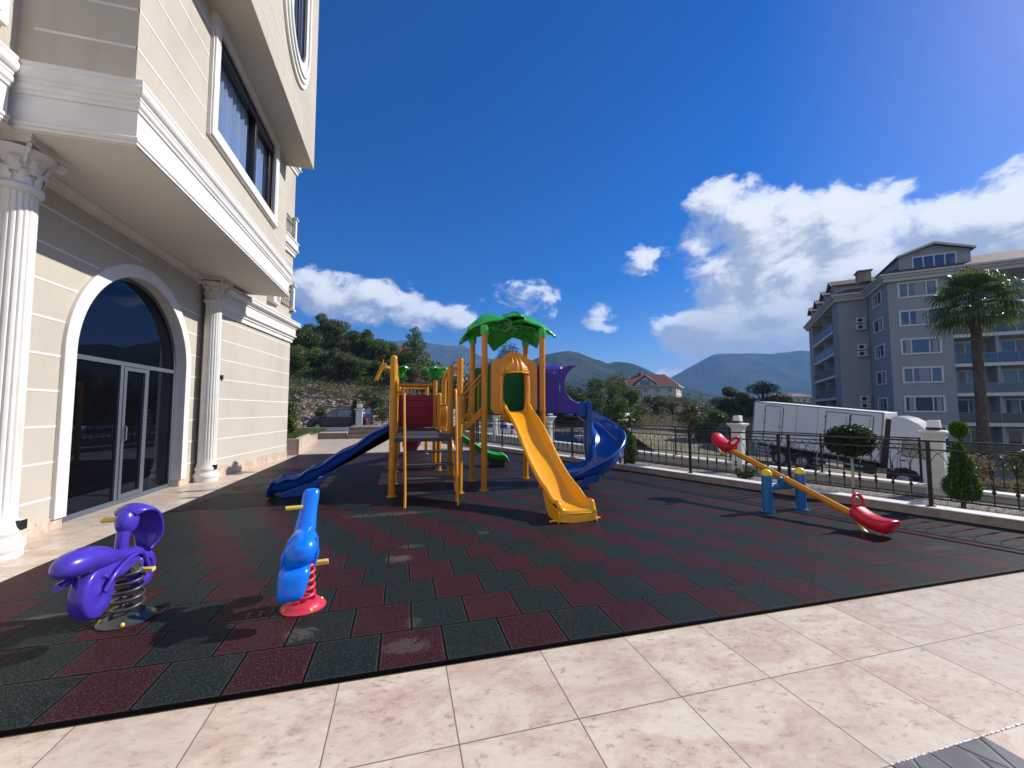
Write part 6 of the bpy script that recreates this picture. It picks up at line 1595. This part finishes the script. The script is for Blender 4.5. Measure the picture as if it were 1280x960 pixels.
# hedge and shrubs just beyond the wall at the right
for j,(t,o_,z,h,rad,m,lab) in enumerate([(.3,12.6,-1.2,2.2,.9,'leaf_light','yellow green shrub beyond the boundary wall just right of the clipped conifer'),
    (-1.6,12.4,-1.4,2.35,1.1,'leaf_light','yellow green shrub beyond the boundary wall at the right edge of the view'),
    (-.6,13.6,-1.6,2.3,1.2,'leaf_dark','dark green shrub beyond the boundary wall below the palm'),
    (-3.0,13.4,-1.6,2.6,1.4,'leaf_dark','dark green shrub beyond the boundary wall at the far right'),
    (1.4,13.0,-1.3,1.9,.8,'dry','dry brownish shrub beyond the boundary wall beside the nearest pillar')]):
    tree(lab,Fp(t,o_,z),h,rad,.05,'round',m,9000,.075,seed=90+j,name='shrub',cat='shrub')
# planter shrub, cypress and small trees at the back
tree('bushy light green shrub in the raised planter against the building corner',(-4.45,17.6,.47),1.55,.62,.0,'round','leaf_light',9000,.085,seed=101,name='shrub',cat='shrub')
tree('darker small shrub behind the bushy one in the raised planter',(-4.9,16.2,.47),1.0,.5,.0,'round','leaf_mid',5000,.07,seed=102,name='shrub',cat='shrub')
tree('small ball topped tree standing before the grey estate car at the back',C(at(401,25.5),25.5,.5),1.15,.36,.55,'round','leaf_mid',4000,.06,seed=103)
tree('slim upright cypress beside the back fence pillar',C(at(444,27),27,.56),1.75,.30,.05,'column','leaf_mid',6000,.07,seed=104,name='cypress',cat='cypress')
tree('loose small tree right of the back fence pillar',C(at(465,27),27,.56),2.5,.9,1.1,'round','leaf_pine',3500,.09,seed=105)
tree('low shrub on the steps behind the blue slide',C(at(478,28.5),28.5,.56),1.3,.7,.1,'round','leaf_olive',3000,.08,seed=106,name='shrub',cat='shrub')
rng=np.random.default_rng(11)
def grass(name,label,pts,h,w,mat,n,cat='grass'):
    V=[];
    P=np.array(pts(n)); a=rng.random(n)*6.28; hh=h*(.5+rng.random(n)); lean=rng.normal(size=(n,2))*h*.35
    dx=np.cos(a)*w; dy=np.sin(a)*w
    V=np.empty((n,3,3)); V[:,0]=P+np.stack([dx,dy,0*dx],1); V[:,1]=P-np.stack([dx,dy,0*dx],1); V[:,2]=P+np.stack([lean[:,0],lean[:,1],hh],1)
    o=mesh_np(name,V.reshape(-1,3),np.arange(n*3).reshape(-1,3),M[mat],None,3); tag(o,label,cat,kind='stuff'); return o
grass('grass','short rough grass in the raised planter',lambda n:np.stack([rng.uniform(-7,-3.6,n),rng.uniform(15.2,22,n),np.full(n,.46)],1),.16,.006,'grass',26000)
grass('weeds','thin weeds and litter on the planting strip behind the kerb',lambda n:np.array([tuple(Fp(t,o_,.01)) for t,o_ in zip(rng.uniform(-4,20,n),8.4+1.7*rng.random(n)**1.3)]),.05,.004,'scrubgrey',7000)
# dry scrub and rubble on the bank
def bankpts(n,d0,d1,x0=-34,x1=8):
    x=rng.uniform(x0,x1,n); d=rng.uniform(d0,d1,n); z=groundz(x,d); W=np.stack([x*RT[0]+d*FW[0],x*RT[1]+d*FW[1],z],1); return W
P=np.vstack([bankpts(26000,40.5,50)]); k=len(P)
cl=bankpts(420,40.2,50); idx=rng.integers(0,420,90000); rr=rng.normal(size=(90000,3))*np.array([.55,.55,.30]); P2=cl[idx]+rr+np.array([0,0,.35])
V,F=leaves(np.vstack([P+rng.random((k,3))*.3,P2]),.17,rng,.22,up=.8); o=mesh_np('dry_scrub',V,F,M['scrubgrey']); tag(o,'brown dry scrub covering the upper part of the bank','scrub',kind='stuff')
cl=bankpts(150,38.5,49); idx=rng.integers(0,150,30000); P2=cl[idx]+rng.normal(size=(30000,3))*np.array([.5,.5,.35])+np.array([0,0,.45])
V,F=leaves(P2,.16,rng,.5); o=mesh_np('green_scrub',V,F,M['leaf_mid']); tag(o,'scattered green bushes growing over the bank','scrub',kind='stuff')
# rubble stones in the cutting
W=bankpts(2600,36.3,42.5); b=MB()
ico=[(0,0,1),(.9,0,.3),(.3,.85,.25),(-.7,.5,.3),(-.7,-.5,.2),(.3,-.85,.3),(0,0,-.6)]
icf=[(0,1,2),(0,2,3),(0,3,4),(0,4,5),(0,5,1),(6,2,1),(6,3,2),(6,4,3),(6,5,4),(6,1,5)]
for w_ in W:
    s=random.uniform(.08,.42)*random.random()**.5; sx_,sy_,sz_=s*random.uniform(.7,1.5),s*random.uniform(.7,1.5),s*random.uniform(.5,1.1); a=random.random()*6.3
    b.add([(w_[0]+(x*math.cos(a)-y*math.sin(a))*sx_*random.uniform(.8,1.2),w_[1]+(x*math.sin(a)+y*math.cos(a))*sy_,w_[2]+z*sz_) for x,y,z in ico],icf)
me=bpy.data.meshes.new('rubble'); me.from_pydata(b.v,[],b.f); me.materials.append(M['rock']); o=bpy.data.objects.new('rubble',me); COL.objects.link(o); tag(o,'pinkish rubble stones in the cut bank','rubble',kind='stuff')
# field bushes beyond the street, right of the hill, as a far-off belt
def fieldpts(n,x0,x1,d0,d1):
    x=rng.uniform(x0,x1,n); d=rng.uniform(d0,d1,n); z=groundz(x,d); return np.stack([x*RT[0]+d*FW[0],x*RT[1]+d*FW[1],z],1)
cl=fieldpts(500,-5,60,50,105); idx=rng.integers(0,500,70000); P2=cl[idx]+rng.normal(size=(70000,3))*np.array([.9,.9,.45])+np.array([0,0,.5])
V,F=leaves(P2,.32,rng,.5); o=mesh_np('far_scrub',V,F,M['leaf_olive']); tag(o,'belt of low olive scrub in the field beyond the street','scrub',kind='stuff')
cl=fieldpts(160,10,28,40,60); idx=rng.integers(0,160,24000); P2=cl[idx]+rng.normal(size=(24000,3))*np.array([.6,.6,.5])+np.array([0,0,.6])
V,F=leaves(P2,.30,rng,.14,up=1.5); o=mesh_np('dry_grass',V,F,M['dry']); tag(o,'tall straw coloured grass in the field beyond the street','grass',kind='stuff')
# wood far off below the mountains
cl=fieldpts(900,-80,260,120,420); idx=rng.integers(0,900,60000); P2=cl[idx]+rng.normal(size=(60000,3))*np.array([3.5,3.5,1.3])+np.array([0,0,1.5])
V,F=leaves(P2,1.5,rng,.6); o=mesh_np('distant_wood',V,F,M['leaf_dark']); tag(o,'distant wood filling the valley floor below the mountains','wood',kind='stuff')
# ------------------------------------------------------------------ palm
def make_palm():
    p=C(20.0,17.4,-3.9); T=empty('palm_tree',p,label='tall fan palm with drooping glossy fronds before the grey apartment block',cat='palm')
    H=10.0; b=MB(); n=60
    b.tube([(.10*math.sin(i/n*2),0,H*i/n) for i in range(n+1)],[.20-.04*i/n+.010*(i%2)+(.10 if i>54 else 0) for i in range(n+1)],14); b.build('trunk',M['palmbark'],T,smooth=50)
    rs=random.Random(3); V=[];F=[]; st=MB()
    top=Vector((.1,0,H))
    for k in range(44):
        a=k*2.39996; u=k/44; el=R(78-118*u+rs.uniform(-6,6)); L=rs.uniform(1.0,1.35)
        d=Vector((math.cos(a)*math.cos(el),math.sin(a)*math.cos(el),math.sin(el)))
        c=top+Vector((0,0,.05))+d*L*.85+Vector((0,0,-.18*math.cos(el)))
        st.tube([top+d*.1,top+d*L*.5+Vector((0,0,.02)),c],[.022,.016,.012],5)
        side=d.cross(Vector((0,0,1))); side=side.normalized() if side.length>.1 else Vector((1,0,0)); up=side.cross(d).normalized()
        m=26
        for i in range(m):
            th=R(-118+236*i/(m-1)); dirv=(d*math.cos(th)+side*math.sin(th)).normalized(); ln=rs.uniform(.78,1.0)*(.95-.18*abs(th)/2)
            w=.035; perp=dirv.cross(up).normalized()*w
            p0=c; p1=c+dirv*ln*.55+up*.05; p2=p1+dirv*ln*.27+Vector((0,0,-.16)); p3=p2+dirv*ln*.10+Vector((0,0,-.22-.1*rs.random()))
            b0=len(V); V+= [p0-perp*.3,p0+perp*.3,p1+perp,p1-perp,p2+perp*.6,p2-perp*.6,p3+perp*.1,p3-perp*.1]
            F+=[(b0,b0+1,b0+2,b0+3),(b0+3,b0+2,b0+4,b0+5),(b0+5,b0+4,b0+6,b0+7)]
    mesh_np('crown',np.array([tuple(v) for v in V]),np.array(F),M['palm'],T); st.build('frond_stalk',M['palm'],T)
M['palmbark']=pm('palm_bark',(.12,.095,.07),.95,col2=(.06,.045,.035),vs=9,bump=1,bs=12,bd=.05)
make_palm()
